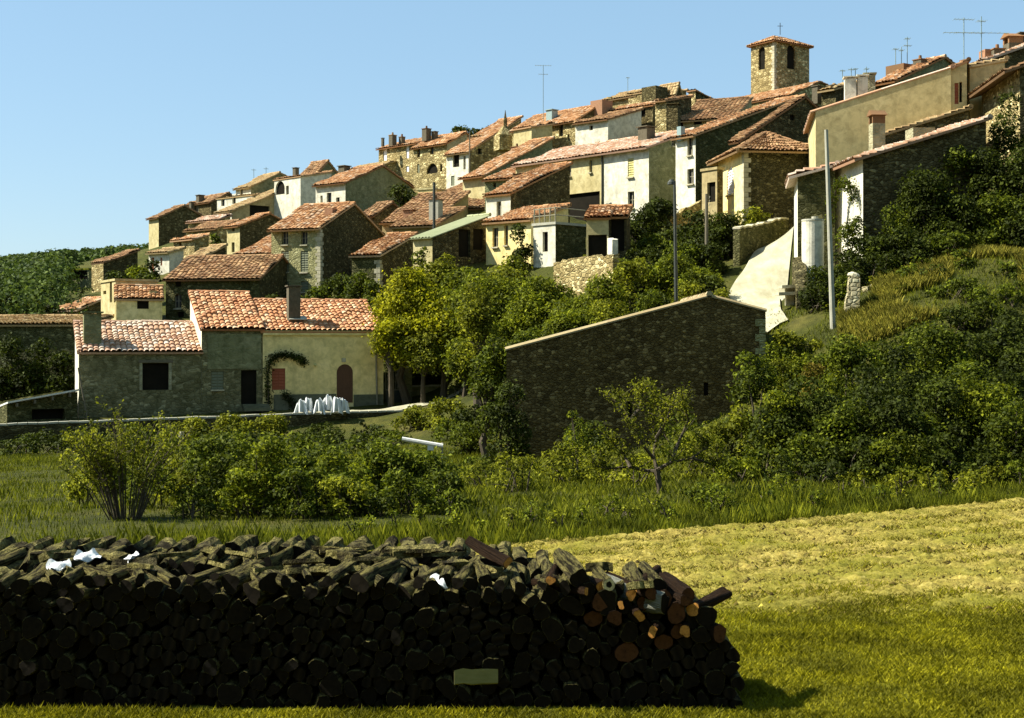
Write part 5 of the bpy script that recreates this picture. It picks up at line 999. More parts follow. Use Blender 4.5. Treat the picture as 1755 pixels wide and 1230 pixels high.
# --- right hand slope: dense growth
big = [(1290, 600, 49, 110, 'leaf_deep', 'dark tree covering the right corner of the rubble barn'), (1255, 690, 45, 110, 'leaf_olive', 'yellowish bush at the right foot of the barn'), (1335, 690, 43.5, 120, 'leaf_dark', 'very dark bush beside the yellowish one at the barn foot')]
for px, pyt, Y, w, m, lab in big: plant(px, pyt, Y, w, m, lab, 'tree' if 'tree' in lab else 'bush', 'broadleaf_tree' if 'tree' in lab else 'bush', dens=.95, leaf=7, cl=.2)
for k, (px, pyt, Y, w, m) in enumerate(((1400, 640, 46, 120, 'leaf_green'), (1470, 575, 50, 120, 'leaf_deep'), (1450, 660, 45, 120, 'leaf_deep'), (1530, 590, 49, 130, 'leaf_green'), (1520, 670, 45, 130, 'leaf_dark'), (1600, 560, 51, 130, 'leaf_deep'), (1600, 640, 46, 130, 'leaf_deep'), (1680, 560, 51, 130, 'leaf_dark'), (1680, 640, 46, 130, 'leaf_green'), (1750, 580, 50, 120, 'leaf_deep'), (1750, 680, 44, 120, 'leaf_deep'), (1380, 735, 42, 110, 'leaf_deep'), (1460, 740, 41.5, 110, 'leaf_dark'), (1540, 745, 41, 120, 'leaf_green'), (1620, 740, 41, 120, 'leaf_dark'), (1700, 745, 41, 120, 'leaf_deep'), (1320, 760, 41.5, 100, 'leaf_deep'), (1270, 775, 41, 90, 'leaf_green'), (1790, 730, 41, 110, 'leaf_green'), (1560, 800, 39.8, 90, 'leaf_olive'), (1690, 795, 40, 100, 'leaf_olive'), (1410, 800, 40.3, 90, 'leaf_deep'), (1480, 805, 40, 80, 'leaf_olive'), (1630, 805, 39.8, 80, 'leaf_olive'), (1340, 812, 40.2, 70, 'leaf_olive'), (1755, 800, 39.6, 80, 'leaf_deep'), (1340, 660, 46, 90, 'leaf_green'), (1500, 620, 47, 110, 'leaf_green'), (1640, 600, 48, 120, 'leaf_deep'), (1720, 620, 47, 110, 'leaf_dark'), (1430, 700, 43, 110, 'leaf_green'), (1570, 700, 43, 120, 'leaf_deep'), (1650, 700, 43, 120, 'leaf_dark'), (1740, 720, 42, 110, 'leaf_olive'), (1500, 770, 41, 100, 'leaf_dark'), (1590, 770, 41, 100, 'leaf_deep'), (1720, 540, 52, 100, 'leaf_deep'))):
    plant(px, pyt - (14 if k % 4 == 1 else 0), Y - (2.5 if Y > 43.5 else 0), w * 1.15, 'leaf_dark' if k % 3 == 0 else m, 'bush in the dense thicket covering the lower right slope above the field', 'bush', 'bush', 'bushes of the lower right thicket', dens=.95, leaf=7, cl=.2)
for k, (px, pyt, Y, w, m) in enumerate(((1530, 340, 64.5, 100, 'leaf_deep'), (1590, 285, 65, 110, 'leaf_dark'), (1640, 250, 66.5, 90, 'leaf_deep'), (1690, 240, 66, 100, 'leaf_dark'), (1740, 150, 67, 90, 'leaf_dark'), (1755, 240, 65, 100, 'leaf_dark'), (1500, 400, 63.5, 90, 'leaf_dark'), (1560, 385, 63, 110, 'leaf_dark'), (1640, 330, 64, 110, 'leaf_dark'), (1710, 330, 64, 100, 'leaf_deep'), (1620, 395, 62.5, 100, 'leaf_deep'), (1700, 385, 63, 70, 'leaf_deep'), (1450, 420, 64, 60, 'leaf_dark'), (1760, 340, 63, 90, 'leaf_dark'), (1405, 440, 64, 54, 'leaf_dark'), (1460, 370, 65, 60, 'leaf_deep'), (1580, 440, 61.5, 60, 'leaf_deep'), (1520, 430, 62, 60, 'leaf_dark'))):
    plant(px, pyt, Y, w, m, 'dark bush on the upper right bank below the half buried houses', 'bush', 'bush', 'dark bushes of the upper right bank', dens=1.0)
for px, pyt, Y, w, m, lab in ((1640, 470, 57, 100, 'leaf_deep', 'dark bush in the middle of the dry grass slope'), (1400, 458, 62.2, 60, 'leaf_dark', 'dark shrub under the cistern at the road edge'), (1435, 520, 60, 44, 'leaf_olive', 'olive shrub at the foot of the concrete pole'), (1380, 570, 57, 60, 'leaf_olive', 'low light shrub at the lower end of the road'), (1340, 610, 54, 60, 'leaf_olive', 'light shrub right of the barn corner below the road'), (1735, 480, 56, 70, 'leaf_deep', 'dark bush at the right edge below the dry grass'), (1500, 480, 61.6, 40, 'leaf_olive', 'small shrub by the broken row of pale stones'), (1690, 510, 54, 80, 'leaf_deep', 'deep green bush at the right below the dry grass'), (1395, 615, 53, 50, 'leaf_dry', 'dry brownish shrub on the bank below the pole')):
    plant(px, pyt, Y, w, m, lab, dens=.85)
for px, pyt, Y, w, m in ((1450, 590, 51, 80, 'leaf_green'), (1500, 575, 53, 60, 'leaf_deep'), (1350, 560, 57, 60, 'leaf_olive'), (1370, 600, 54, 70, 'leaf_green'), (1420, 590, 54, 60, 'leaf_deep'), (1330, 575, 56.5, 50, 'leaf_deep'), (1555, 560, 53, 70, 'leaf_deep'), (1640, 520, 54, 90, 'leaf_dark'), (1680, 490, 56, 90, 'leaf_deep'), (1620, 485, 57.5, 70, 'leaf_deep'), (1740, 520, 53, 80, 'leaf_dark'), (1600, 450, 60, 70, 'leaf_dark'), (1650, 425, 60.5, 50, 'leaf_deep'), (1560, 455, 60.5, 60, 'leaf_deep'), (1545, 490, 59, 30, 'leaf_olive'), (1720, 440, 59, 50, 'leaf_deep'), (1760, 450, 57, 70, 'leaf_deep'), (1470, 440, 62.5, 60, 'leaf_dark'), (1610, 560, 51, 90, 'leaf_green'), (1690, 560, 50.5, 90, 'leaf_dark'), (1400, 480, 61, 50, 'leaf_dark'), (1440, 470, 61.5, 46, 'leaf_deep')):
    plant(px, pyt, Y, w * 1.1, m, 'shrub on the rough grassy bank between the concrete pole and the right edge', 'bush', 'bush', 'shrubs of the grassy bank', dens=1.0)
# creeper on the white wall, vine on the yellow farmhouse
def creeper(label, name, pts, n, spread, mat, size, stem=True, r=.05):
    pts = [Vector(p) for p in pts]; rng = np.random.default_rng(len(pts) * 7 + n); root = empty(name, pts[0], label, 'vine'); o = pts[0]
    if stem:
        mb = MB(); mb.tube([p - o for p in pts], np.linspace(r, r * .35, len(pts)), 6); mb.build('stem', M['bark_tree'], root)
    L = rng.integers(0, len(pts) - 1, n); f = rng.random(n); A_ = np.array([list(p - o) for p in pts]); q = A_[L] * (1 - f)[:, None] + A_[L + 1] * f[:, None] + rng.normal(size=(n, 3)) * np.array([spread, spread * .35, spread])
    nn = rng.normal(size=(n, 3)); nn /= np.linalg.norm(nn, axis=1)[:, None]; V, Fc = leaf_quads(q, nn, size, rng); np_mesh('foliage', V, Fc, M[mat], root)
fp = lambda px, py, e=.16: on_front(FY, px, py, e)
creeper('dark bare vine arching over the red shutter of the yellow farmhouse', 'vine', [fp(459, 703), fp(459, 670), fp(458, 640), fp(463, 617), fp(478, 609), fp(497, 609), fp(513, 614), fp(522, 622)], 1500, .13, 'leaf_dark', .13)
creeper('small dark shrub trained low on the yellow farmhouse front', 'vine', [fp(502, 700), fp(500, 688), fp(490, 678), fp(484, 674)], 350, .14, 'leaf_dark', .12)
wq = lambda px, py: P(px, py, 66 + (1479 - px) * .055) + Vector((-.25, -.1, 0))
creeper('green creeper hanging on the white side wall behind the concrete pole', 'vine', [wq(1432, 385), wq(1434, 345), wq(1444, 318), wq(1456, 312), wq(1466, 322), wq(1472, 345)], 900, .15, 'leaf_deep', .14)
# --- far wood: nobody could count it
def wood():
    rng = np.random.default_rng(8); n = 1900; y = 97 + 340 * rng.random(n) ** 1.0; x = (rng.uniform(-120, 300, n) - CX) / F * y; kk = (x > (95 + np.maximum(0, y - 125) * 1.0 - CX) / F * y) & (y < 230); y = np.where(kk, y * .5 + 215, y); x = np.where(kk, (rng.uniform(-60, 280, n) - CX) / F * y, x); g = zt(x, y); pts = []; nrm = []
    for i in range(n):
        pxi = x[i] / y[i] * F + CX; zmax = CZ + (HY - (441 - .095 * pxi)) / F * y[i]; h = min(rng.uniform(2.5, 8.5), (zmax - g[i]) * rng.uniform(.7, 1.08)); h = max(h, 1.3); c = np.array([x[i], y[i], g[i] + h * .5]); k = 150; d = rng.normal(size=(k, 3)); d /= np.linalg.norm(d, axis=1)[:, None]; r = rng.uniform(1.3, 3.0) * min(1, h / 4.5)
        pts.append(c + d * np.array([r, r, h * .52]) * rng.uniform(.7, 1.05, (k, 1))); nrm.append(d * .7 + rng.normal(size=(k, 3)) * .5 + [0, 0, .3])
    p = np.concatenate(pts); nn = np.concatenate(nrm); nn /= np.linalg.norm(nn, axis=1)[:, None]; V, Fc = leaf_quads(p, nn, .0029 * p[:, 1:2], rng, .7)
    tag(np_mesh('far_wood', V, Fc, M['leaf_far']), 'dense green wood on the far hill at the left', 'wood', kind='stuff')
wood()
# --- grasses
def blades(name, label, X, Y, h, w, mat, rng, lean=.35, z0=-.02):
    n = len(X); Z = zt(X, Y) + z0; an = rng.uniform(0, 2 * math.pi, n); la = rng.uniform(0, 2 * math.pi, n); hh = h * rng.uniform(.5, 1.25, n); ww = w * rng.uniform(.7, 1.3, n)
    dx, dy = np.cos(an) * ww, np.sin(an) * ww; lx, ly = np.cos(la) * lean * hh, np.sin(la) * lean * hh
    B = np.stack([X, Y, Z], 1); V = np.stack([B - np.stack([dx, dy, 0 * dx], 1), B + np.stack([dx, dy, 0 * dx], 1), B + np.stack([dx * .6 + lx * .4, dy * .6 + ly * .4, hh * .6], 1), B + np.stack([lx, ly, hh], 1), ], 1).reshape(-1, 3)
    Fc = np.arange(4 * n).reshape(n, 4)
    return tag(np_mesh(name, V, Fc, M[mat]), label, 'grass', kind='stuff')
rng = np.random.default_rng(21)
def band_pts(n, x0, x1, f0, f1):
    X = rng.uniform(x0, x1, n); return X, f0(X) + (f1(X) - f0(X)) * rng.random(n)
X, Y = band_pts(120000, -12, 20, lambda x: edge_y(x) - .15, lambda x: edge_y(x) + 4.5 + .1 * x); k = rng.random(len(X)) < np.clip(1.2 - (Y - edge_y(X)) / 6, .25, 1)
blades('verge_grass', 'tall rough grass along the far edge of the field', X[k], Y[k], (.16 + .42 * vnoise(X[k] + 50, Y[k], .9, 12) ** 1.5) * (.5 + .9 * rng.random(int(k.sum())) ** 3) * .8, .0075, 'grass_tall', rng)
X = rng.uniform(-30, 3, 110000); Y = 24 + rng.random(len(X)) ** .8 * 44; k = (Y > edge_y(X)) & (Y < 75)
blades('meadow_grass', 'rough meadow grass between the bushes left of the barn', X[k], Y[k], .10 + .22 * vnoise(X[k] + 60, Y[k], .5, 13) ** 2, .012, 'grass_tall', rng)
X = np.r_[rng.uniform(.8, 9.5, 210000), rng.uniform(-6.6, .8, 26000)]; Y = np.r_[14.6 + 9.4 * rng.random(210000), 14.5 + 1.1 * rng.random(26000)]; k = ~((X < 2.5) & (Y > 15.5) & (Y < 18.4)) & (rng.random(len(X)) < np.clip((23.6 - Y + .8 * np.sin(X * 1.3)) / 4.0, 0, 1))
blades('field_grass', 'short yellow green grass at the near end of the field', X[k], Y[k], .045 + .05 * vnoise(X[k], Y[k], 1.4, 31) ** 2, .007, 'grass_lawn', rng, .8, z0=vnoise(X[k], Y[k], .8, 3) * .03 + .02)
X = rng.uniform(-4, 19, 150000); Y = rng.uniform(19, 42, 150000); k = (Y < edge_y(X)) & (vnoise(X + 30, Y * 1.6, .8, 15) * .6 + .6 * vnoise(X + 30, Y, 3.5, 16) > .62)
blades('sprouting_grass', 'thin tufts of grass sprouting in the stubbly field', X[k], Y[k], .07, .009, 'grass_lawn', rng, .8, z0=vnoise(X[k], Y[k], .8, 3) * .03 + .02)
X = rng.uniform(-4, 19, 130000); Y = rng.uniform(19.5, 42, 130000); k = (Y < edge_y(X)) & (Y > 20.8) & (vnoise(X, Y * 1.5, 1.1, 51) > .35)
blades('stubble', 'dry pale stubble stalks standing all over the field', X[k], Y[k], .06, .008, 'straw', rng, 1.0, z0=vnoise(X[k], Y[k], .8, 3) * .03 + .02)
n = 15000; X = rng.uniform(-4, 19, n); Y = rng.uniform(20, 42, n); k = (Y < edge_y(X) - .2) & (Y > 20.6 + .4 * np.sin(X)); X, Y = X[k], Y[k]; n = len(X); r = rng.uniform(.014, .04, n) * (1 + .7 * (rng.random(n) < .08)); oc = np.array([(1, 0, 0), (0, 1, 0), (-1, 0, 0), (0, -1, 0), (0, 0, 1), (0, 0, -.5)])
V = np.stack([X, Y, zt(X, Y) + .04], 1)[:, None] + oc[None] * r[:, None, None] * rng.uniform(.6, 1.5, (n, 6, 1)); tri = np.array([(0, 1, 4), (1, 2, 4), (2, 3, 4), (3, 0, 4), (1, 0, 5), (2, 1, 5), (3, 2, 5), (0, 3, 5)])
tag(np_mesh('soil_clods', V.reshape(-1, 3), (np.arange(n)[:, None, None] * 6 + tri[None]).reshape(-1, 3), leaf_mat('loose soil clods', [(.03, .02, .007), (.08, .055, .02), (.20, .16, .07), (.045, .03, .010)], .01)), 'loose clods of soil strewn over the stubbly field', 'soil', kind='stuff')
Xs, Ys = [], []
for px0, px1, py0, py1, Y0, Y1, n in ((1440, 1610, 480, 575, 55, 62.5, 26000), (1620, 1770, 405, 500, 56, 64, 24000)):
    Yq = rng.uniform(Y0, Y1, n); pxq = rng.uniform(px0, px1, n); Xs.append((pxq - CX) / F * Yq); Ys.append(Yq)
X, Y = np.concatenate(Xs), np.concatenate(Ys); k = vnoise(X + 40, Y, .35, 17) > .45
blades('dry_grass', 'tan dry grass on the bank below the upper right houses', X[k], Y[k], .42, .022, 'grass_dry', rng, .5)
X = rng.uniform(-3, 30, 90000); Y = rng.uniform(34, 66, 90000); k = (vnoise(X + 20, Y, .4, 41) > .25) & (Y > edge_y(X) + 3) & ~((X < 10.8) & (X > -.5) & (Y > 56.8))
blades('bank_grass', 'rough green grass on the bank between the bushes right of the barn', X[k], Y[k], .22, .014, 'grass_tall', rng, .5)
X = rng.uniform(-6.5, -3.0, 4200); Y = rng.uniform(14.6, 15.55, 4200); k = rng.random(len(X)) < np.clip((-2.6 - X) / 2, 0, 1)
blades('foot_grass', 'sunlit grass fringe along the left foot of the woodpile', X[k], Y[k], .13, .009, 'grass_lawn', rng, .5)
# ================================================================== the woodpile
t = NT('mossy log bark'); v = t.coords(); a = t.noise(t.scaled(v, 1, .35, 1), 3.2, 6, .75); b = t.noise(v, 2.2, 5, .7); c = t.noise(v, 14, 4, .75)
col = t.ramp(a, [(.3, (.008, .006, .003)), (.5, (.035, .028, .013)), (.7, (.20, .17, .08))]); col = t.mix(t.ramp(b, [(.44, (0, 0, 0)), (.58, (.9, .9, .9))]), col, t.ramp(c, [(.35, (.11, .095, .024)), (.7, (.50, .43, .15))]))  # darkest bark tones deepened to put the pile front's shade into the colour
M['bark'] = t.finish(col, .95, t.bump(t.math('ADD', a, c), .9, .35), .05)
def bark2(name, lo, hi):
    t = NT(name); v = t.coords(); a = t.noise(t.scaled(v, 1, .35, 1), 3.6, 6, .75); return t.finish(t.ramp(a, [(.35, lo), (.68, hi)]), .95, t.bump(a, .9, .3), .05)
M['bark_brown'] = bark2('red brown bark', (.012, .007, .004), (.06, .034, .017)); M['bark_lichen'] = bark2('pale lichen bark', (.12, .12, .08), (.50, .50, .40))
def cut_mat(name, c1, c2):
    t = NT(name); tc = t.n('ShaderNodeTexCoord'); v = tc.outputs['Object']; w = t.n('ShaderNodeTexWave', wave_type='RINGS', rings_direction='Y'); w.inputs['Scale'].default_value = 3.2; w.inputs['Distortion'].default_value = 2.2; w.inputs['Detail'].default_value = 3; t.l(v, w.inputs['Vector'])
    n = t.noise(t.coords(), 2.2, 5, .7); col = t.mix(w.outputs['Fac'], c1, c2); col = t.mix(t.ramp(n, [(.45, (0, 0, 0)), (.7, (.85, .85, .85))]), col, lum(c1, .35)); return t.finish(col, .9, t.bump(w.outputs['Fac'], .3, .05), .1)
M['cut_dark'] = cut_mat('weathered cut wood', (.007, .005, .002), (.016, .011, .005)); M['cut_orange'] = cut_mat('fresh orange cut wood', (.40, .17, .035), (.50, .25, .06)); M['cut_pale'] = cut_mat('pale cut wood', (.50, .42, .22), (.62, .54, .32)); M['cut_brown'] = cut_mat('brown cut wood', (.06, .024, .009), (.10, .042, .016))  # dark cut ends: shade of the pile front put into base colour
def log_mesh(seed, n=14, rings=7, half=False):
    rg = np.random.default_rng(seed); V = []; ph = rg.uniform(0, 6, 4); am = rg.uniform(.03, .15, 4); bx, bz = rg.normal(0, .10, 2)
    def rad(an, y):
        r = 1 + sum(am[k] * math.cos((k + 1) * an + ph[k] + y * (1.2 + k)) for k in range(4)) + rg.normal(0, .05)
        if half: r = min(r, .28 / max(.05, math.cos(an - 1.57))) if math.cos(an - 1.57) > .26 else r
        return r
    prof = []
    for j in range(rings):
        y = j / (rings - 1); row = []
        for i in range(n):
            an = 2 * math.pi * i / n; r = rad(an, y); row.append((r * math.cos(an) + bx * math.sin(math.pi * y) * 1.2, y, r * math.sin(an) + bz * math.sin(math.pi * y) * 1.2))
        V += row; prof.append(row)
    Fq = [(j * n + i, j * n + (i + 1) % n, (j + 1) * n + (i + 1) % n, (j + 1) * n + i) for j in range(rings - 1) for i in range(n)]
    Fq += [tuple(range(n)), tuple((rings - 1) * n + i for i in range(n))[::-1]]
    return V, Fq, prof
PROTO = []
def proto(seed, barkm, cutm, half=False, hollow=False):
    V, Fq, prof = log_mesh(seed, half=half); me = bpy.data.meshes.new('log'); me.from_pydata(V, [], Fq); me.materials.append(M[barkm]); me.polygons.foreach_set('use_smooth', [len(p.vertices) == 4 for p in me.polygons])
    ends = []
    for j, e in ((0, -.004), (-1, 1.004)):
        r = prof[j]; n = len(r); c = np.mean(np.array(r), 0)
        vv = [tuple(c + (np.array(q) - c) * .955 + np.array([0, e - q[1], 0])) for q in r] + [tuple(c + (np.array(q) - c) * (.5 if hollow else .45) + np.array([0, e - q[1] + (.0), 0])) for q in r]
        ff = [(i, (i + 1) % n, n + (i + 1) % n, n + i) for i in range(n)]
        if hollow:
            d = .35 if j == 0 else -.35; vv += [tuple(np.array(q) + np.array([0, d * .25, 0])) for q in vv[n:2 * n]]; 
        else: ff.append(tuple(range(n, 2 * n)))
        m2 = bpy.data.meshes.new('cut_end'); m2.from_pydata(vv, [], ff); m2.materials.append(M[cutm]); ends.append(m2)
    hol = None
    if hollow:
        r = prof[0]; n = len(r); c = np.mean(np.array(r), 0); vv = [tuple(c + (np.array(q) - c) * .52 + np.array([0, -.003 - q[1], 0])) for q in r]; hol = bpy.data.meshes.new('hollow'); hol.from_pydata(vv, [], [tuple(range(n))]); hol.materials.append(M['dark'])
    PROTO.append((me, ends, hol)); return len(PROTO) - 1
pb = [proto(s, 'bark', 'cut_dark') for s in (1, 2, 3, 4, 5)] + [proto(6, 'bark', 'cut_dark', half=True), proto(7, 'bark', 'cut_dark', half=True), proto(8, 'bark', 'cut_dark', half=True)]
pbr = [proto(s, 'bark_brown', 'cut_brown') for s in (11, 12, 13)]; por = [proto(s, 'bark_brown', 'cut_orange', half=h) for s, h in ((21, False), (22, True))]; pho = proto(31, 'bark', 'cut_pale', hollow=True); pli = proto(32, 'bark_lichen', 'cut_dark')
def mk_log(pi, c, r, length, label, group, ry=0, rz=0, rx=0, flat=1.0):
    me, ends, hol = PROTO[pi]; o = link('log', me); o.location = c; o.rotation_euler = (rx, ry, rz); o.scale = (r, length, r * flat); tag(o, label, 'log', group)
    for m2 in ends: link('cut_end', m2, o)
    if hol: link('hollow', hol, o)
    return o
PX0, PX1, PY = -6.6, 2.62, 15.65
def prof_front(x): return np.interp(x, [-7, -5.6, -4, -2, 0, .9, 1.6, 2.1, 2.4, 2.62], [1.42, 1.50, 1.52, 1.50, 1.50, 1.47, 1.42, 1.22, .98, .1])
def pack(seed, rmin, rmax, prof, x0, x1, nmax=900):
    rg = np.random.default_rng(seed); cs = np.zeros((0, 3)); fails = 0
    while fails < 80 and len(cs) < nmax:
        r = rg.uniform(rmin, rmax) if rg.random() > .12 else rg.uniform(rmax, rmax * 1.4)
        cx = rg.uniform(x0 + r, x1 - r, 90); z = np.full(90, r)
        if len(cs):
            dx = np.abs(cx[:, None] - cs[None, :, 0]); rr = r + cs[None, :, 2]; h = np.where(dx < rr, cs[None, :, 1] + np.sqrt(np.maximum(rr ** 2 - dx ** 2, 0)), 0); z = np.maximum(z, h.max(1))
        ok = z + r * .6 < prof(cx)
        if not ok.any(): fails += 1; continue
        k = np.argmin(np.where(ok, z, 9)); cs = np.vstack([cs, [cx[k], z[k], r]])
    return cs
front = pack(4, .058, .098, prof_front, PX0, PX1)
# visibility order: everything inside the picture first, biggest on the picture first
vis = front[(front[:, 0] > -5.95)]
def is_top(c, cs): return not np.any((cs[:, 1] > c[1] + .05) & (np.abs(cs[:, 0] - c[0]) < .09))
LOGS = 0; rest = []
lab_top = 'mossy sunlit log on the top of the front row of the woodpile'; lab_front = 'dark log end in the shaded front of the woodpile'; lab_right = 'brown barked log in the rounded right end of the woodpile'
order = np.argsort(-(vis[:, 2] + .06 * (vis[:, 1] > 1.15)))
for k in order:
    x, z, r = vis[k]; top = is_top(vis[k], vis); right = x > .9 and z > .55
    if LOGS >= 214 : rest.append((x, z, r, PY)); continue
    pi = int(RND.choice(pb)); lab, gr = (lab_top, 'sunlit logs on top of the front row') if top else (lab_front, 'shaded logs of the woodpile front')
    if right: pi = int(RND.choice(pbr + pb[:3] + (por[:1] * 2 if r < .076 else []))); lab, gr = lab_right, 'logs in the right end of the woodpile'
    if right and top and RND.random() < .3: pass
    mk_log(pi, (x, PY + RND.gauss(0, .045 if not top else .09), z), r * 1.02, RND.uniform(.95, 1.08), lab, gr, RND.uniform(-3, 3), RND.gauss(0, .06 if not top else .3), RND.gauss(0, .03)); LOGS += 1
# one-off logs seen at the right end and along the top
def lp(px, py, Y): return P(px, py, Y)
for (px, py, dy, r, pi, lab, rz, rx) in (
        (995, 992, -.02, .13, pb[0], 'thick dark log standing proud at the top right of the woodpile', .25, .12), (1043, 1001, -.08, .082, pho, 'small hollow log with a pale ring shaped end on top of the right end', .1, .02),
        (944, 994, -.06, .06, por[0], 'small log with a bright orange end left of the thick proud log', -.2, .1), (1003, 1014, -.12, .055, por[1], 'split orange piece directly under the thick proud log', .5, .2),
        (1062, 1038, -.10, .06, por[1], 'short orange red piece beside a dark round log end', -.3, .1), (1098, 1052, -.14, .09, por[1], 'curved orange brown split piece near the lichen covered log', .3, .2), (1115, 1082, -.14, .085, por[1], 'ochre split piece below the lichen covered log', -.4, .1),
        (1140, 1035, -.05, .14, pli, 'log with pale grey lichen bark near the right end', .7, .25), (1030, 1030, -.06, .125, pbr[0], 'broad red brown log end below the hollow one', 0, 0), (1055, 1058, -.08, .10, pbr[1], 'brown log end below the broad red brown one', .1, 0),
        (1178, 1024, -.02, .11, pbr[2], 'red brown log tilted up at the far right top', .15, .1), (1130, 1002, .1, .10, pb[1], 'dark log at the peak of the right end', .1, .05), (868, 962, .2, .08, por[1], 'tan split log leaning at the middle of the pile top', .35, .25), (1100, 1010, .05, .10, pb[2], 'dark log with a pale rim behind the lichen covered one', .1, .1),
        (1175, 1082, -.12, .075, por[0], 'reddish cut log end low on the right end', -.2, 0), (1210, 1060, -.02, .15, pb[3], 'large dark log end closing the right end', .1, 0)):
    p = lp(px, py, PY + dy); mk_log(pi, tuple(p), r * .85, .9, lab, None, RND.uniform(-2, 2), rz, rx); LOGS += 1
# rear row
PB = 16.95
def prof_back(x): return np.interp(x, [-7, -5, -3, -1, .2, .8, 1.2, 1.5], [1.46, 1.50, 1.50, 1.48, 1.40, 1.22, .8, .1])
back = pack(9, .062, .105, prof_back, -7.2, 1.5); bt = [c for c in back if is_top(c, back) and c[0] > -6.6]
for x, z, r in bt:
    if LOGS >= 298: rest.append((x, z, r, PB)); continue
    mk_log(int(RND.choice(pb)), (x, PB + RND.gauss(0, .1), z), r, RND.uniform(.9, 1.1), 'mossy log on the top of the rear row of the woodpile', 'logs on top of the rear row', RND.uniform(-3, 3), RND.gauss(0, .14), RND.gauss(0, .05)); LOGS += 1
btset = {tuple(c) for c in bt}
for c in back:
    if tuple(c) not in btset: rest.append((*c, PB))
for c in front:
    if c[0] <= -5.95: rest.append((*c, PY))
for c in pack(23, .08, .12, prof_back, -7.2, 1.4): rest.append((*c, 17.95))
for c in pack(29, .045, .06, lambda x: prof_front(x) - .18, -6.6, 2.3, 800): rest.append((*c, 15.95))
V, Fq = [], []
for (x, z, r, y) in rest:
    v_, f_, _ = log_mesh(int(abs(x * 1000)) % 9999, 9, 4); b = len(V); rz = RND.gauss(0, .04)
    V += [(x + q[0] * r + rz * q[1], y + q[1], z + q[2] * r) for q in v_]; Fq += [tuple(b + i for i in f) for f in f_]
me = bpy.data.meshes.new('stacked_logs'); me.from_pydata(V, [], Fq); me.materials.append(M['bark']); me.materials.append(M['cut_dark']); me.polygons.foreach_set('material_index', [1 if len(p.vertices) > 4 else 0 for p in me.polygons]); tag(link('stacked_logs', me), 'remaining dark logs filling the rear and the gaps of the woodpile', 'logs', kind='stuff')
# loose sticks and split pieces lying across the top, white scraps, plank
def piece(px, py, Y, L, w, h, rz, rx, mat, label, name, cat, group=None):
    p = P(px, py, Y); m = Matrix.Rotation(rz, 3, 'Z') @ Matrix.Rotation(rx, 3, 'X'); mb = MB(); n = 6; pr = []
    for i in range(n):
        f = i / (n - 1) - .5; k = 1 - .5 * abs(f) ** 3; off = Vector((f * L, RND.gauss(0, w * .06), RND.gauss(0, h * .1)))
        pr.append([p + m @ (off + Vector((0, sy * w * k * RND.uniform(.85, 1.1), sz * h * k))) for sy, sz in ((-1, -.6), (1, -.8), (.9, .7), (-.7, 1))])
    for a, b in zip(pr, pr[1:]):
        for k in range(4): mb.quad(a[k], a[(k + 1) % 4], b[(k + 1) % 4], b[k])
    mb.quad(*pr[0][::-1]); mb.quad(*pr[-1]); return tag(mb.build(name, M[mat], None, p), label, cat, group)
for px, py, Y, L, w, h, rz, rx, lab in ((100, 968, 16.2, .22, .07, .015, .2, .5, 'flat white scrap at the far left of the woodpile top'), (150, 951, 16.9, .25, .08, .015, .5, .5, 'larger tilted white scrap second from the left on the pile top'), (221, 958, 16.6, .17, .10, .02, -.9, .6, 'white scrap like a small wedge, third from the left on the pile top'), (748, 995, 15.85, .22, .09, .02, .1, .4, 'thin white scrap on the middle of the pile top')):
    p = P(px, py, Y); m = Matrix.Rotation(rz, 3, 'Z') @ Matrix.Rotation(rx, 3, 'X'); V = np.zeros((7, 9, 3)); ph = RND.uniform(0, 6)
    for a in range(7):
        for b in range(9):
            u, w2 = b / 8 - .5, a / 6 - .5; e = 1 - .25 * math.sin(5 * u + ph) * abs(w2); q = p + m @ Vector((u * L * (1 + .3 * math.sin(4 * w2 + ph)), w2 * w * 2.2 * e, .035 * math.sin(7 * u + ph) * math.cos(5 * w2) + RND.gauss(0, .008))); V[a, b] = q
    mb = MB(); mb.grid(V, 9, 7); V2 = V.copy(); V2[..., 2] -= .012; mb.grid(V2, 9, 7); tag(mb.build('white_scrap', M['cloth'], None, p, True), lab, 'scrap')
for k, (px, py, Y, L, rz) in enumerate(((375, 968, 16.3, .75, -.9), (410, 950, 17.0, .9, -.75), (300, 950, 17.2, .7, .5), (520, 962, 16.5, .8, .3), (565, 940, 17.6, .8, -.3), (640, 958, 16.6, .9, .2), (700, 945, 17.2, 1.1, .12), (760, 950, 17.1, .9, .35), (460, 975, 16.0, .6, .6), (240, 970, 16.2, .6, -.5))):
    piece(px, py, Y, L * .6, .035, .03, rz, RND.uniform(-.4, .4), 'bark', 'split stick lying across the top of the woodpile', 'stick', 'stick', 'split sticks on top of the woodpile')
for k in range(26):
    px = RND.uniform(40, 1120); py = RND.uniform(938, 985) + max(0, px - 800) * .12; L = RND.uniform(.25, .7); h = RND.uniform(.03, .07)
    piece(px, py, 15.9 + (985 - py) * .03 + .2, L, RND.uniform(.05, .1), h, RND.uniform(-1.5, 1.5), RND.uniform(-.5, .5), 'bark', 'short mossy split piece lying loose on the woodpile top', 'split_piece', 'split wood', 'loose split pieces on the woodpile')
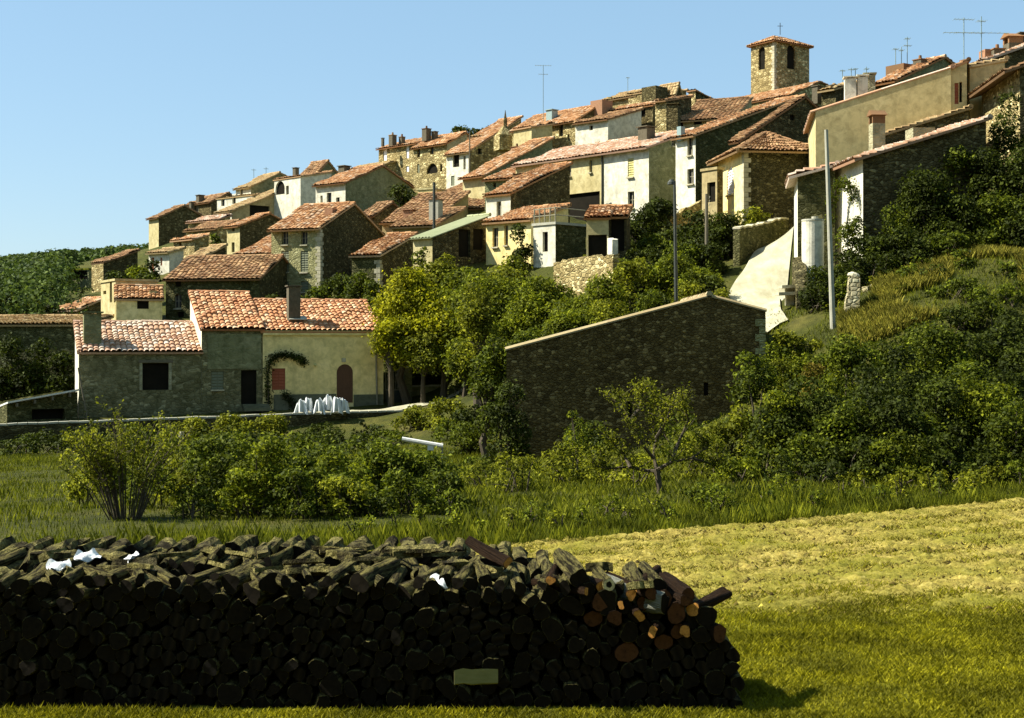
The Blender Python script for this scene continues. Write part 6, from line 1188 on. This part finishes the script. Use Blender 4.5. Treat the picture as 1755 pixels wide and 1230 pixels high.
piece(816, 1160, 15.35, .48, .02, .10, .08, 0, 'board', 'short greenish board stuck in the shaded front of the woodpile', 'board', 'board')

# ================================================================== light, sky, camera
EL, AZ = math.radians(47), math.atan2(-.99, .04)          # sun: high, from the left and a touch behind the village
sd = Vector((math.sin(AZ) * math.cos(EL), math.cos(AZ) * math.cos(EL), math.sin(EL)))
sun = bpy.data.lights.new('sun', 'SUN'); sun.energy = 5.0; sun.angle = math.radians(.5); sun.color = (1.0, .955, .85)
so = bpy.data.objects.new('sun', sun); COL.objects.link(so); so.rotation_euler = (-sd).to_track_quat('-Z', 'Y').to_euler()
wd = bpy.data.worlds.new('World'); SC.world = wd; wd.use_nodes = True; nt = wd.node_tree; nt.nodes.clear()
sk = nt.nodes.new('ShaderNodeTexSky'); sk.sky_type = 'NISHITA'; sk.sun_disc = False; sk.sun_elevation = EL; sk.sun_rotation = AZ; sk.air_density = 1.0; sk.dust_density = .8; sk.ozone_density = .7; sk.altitude = 300
bg = nt.nodes.new('ShaderNodeBackground'); bg.inputs['Strength'].default_value = .065; ow = nt.nodes.new('ShaderNodeOutputWorld'); mxn = nt.nodes.new('ShaderNodeMix'); mxn.data_type = 'RGBA'; mxn.inputs[0].default_value = .5; nt.links.new(sk.outputs[0], mxn.inputs[6]); mxn.inputs[7].default_value = (2.4, 4.3, 5.9, 1); nt.links.new(mxn.outputs[2], bg.inputs[0]); nt.links.new(bg.outputs[0], ow.inputs[0])
cam = bpy.data.cameras.new('camera'); co = bpy.data.objects.new('camera', cam); COL.objects.link(co); co.location = (0, 0, CZ); co.rotation_euler = (math.pi / 2, 0, 0)
cam.sensor_fit = 'HORIZONTAL'; cam.sensor_width = 36; cam.lens = 36 * F / 1755; cam.shift_y = (HY - 615) / 1755; cam.clip_end = 6000; cam.clip_start = .1; SC.camera = co
vs = SC.view_settings; vs.view_transform = 'Standard'; vs.look = 'None'; vs.exposure = 1.28; vs.gamma = 1; vs.use_curve_mapping = False
SC.render.engine = 'CYCLES'; SC.cycles.max_bounces = 6; SC.cycles.transparent_max_bounces = 4; SC.cycles.use_denoising = True
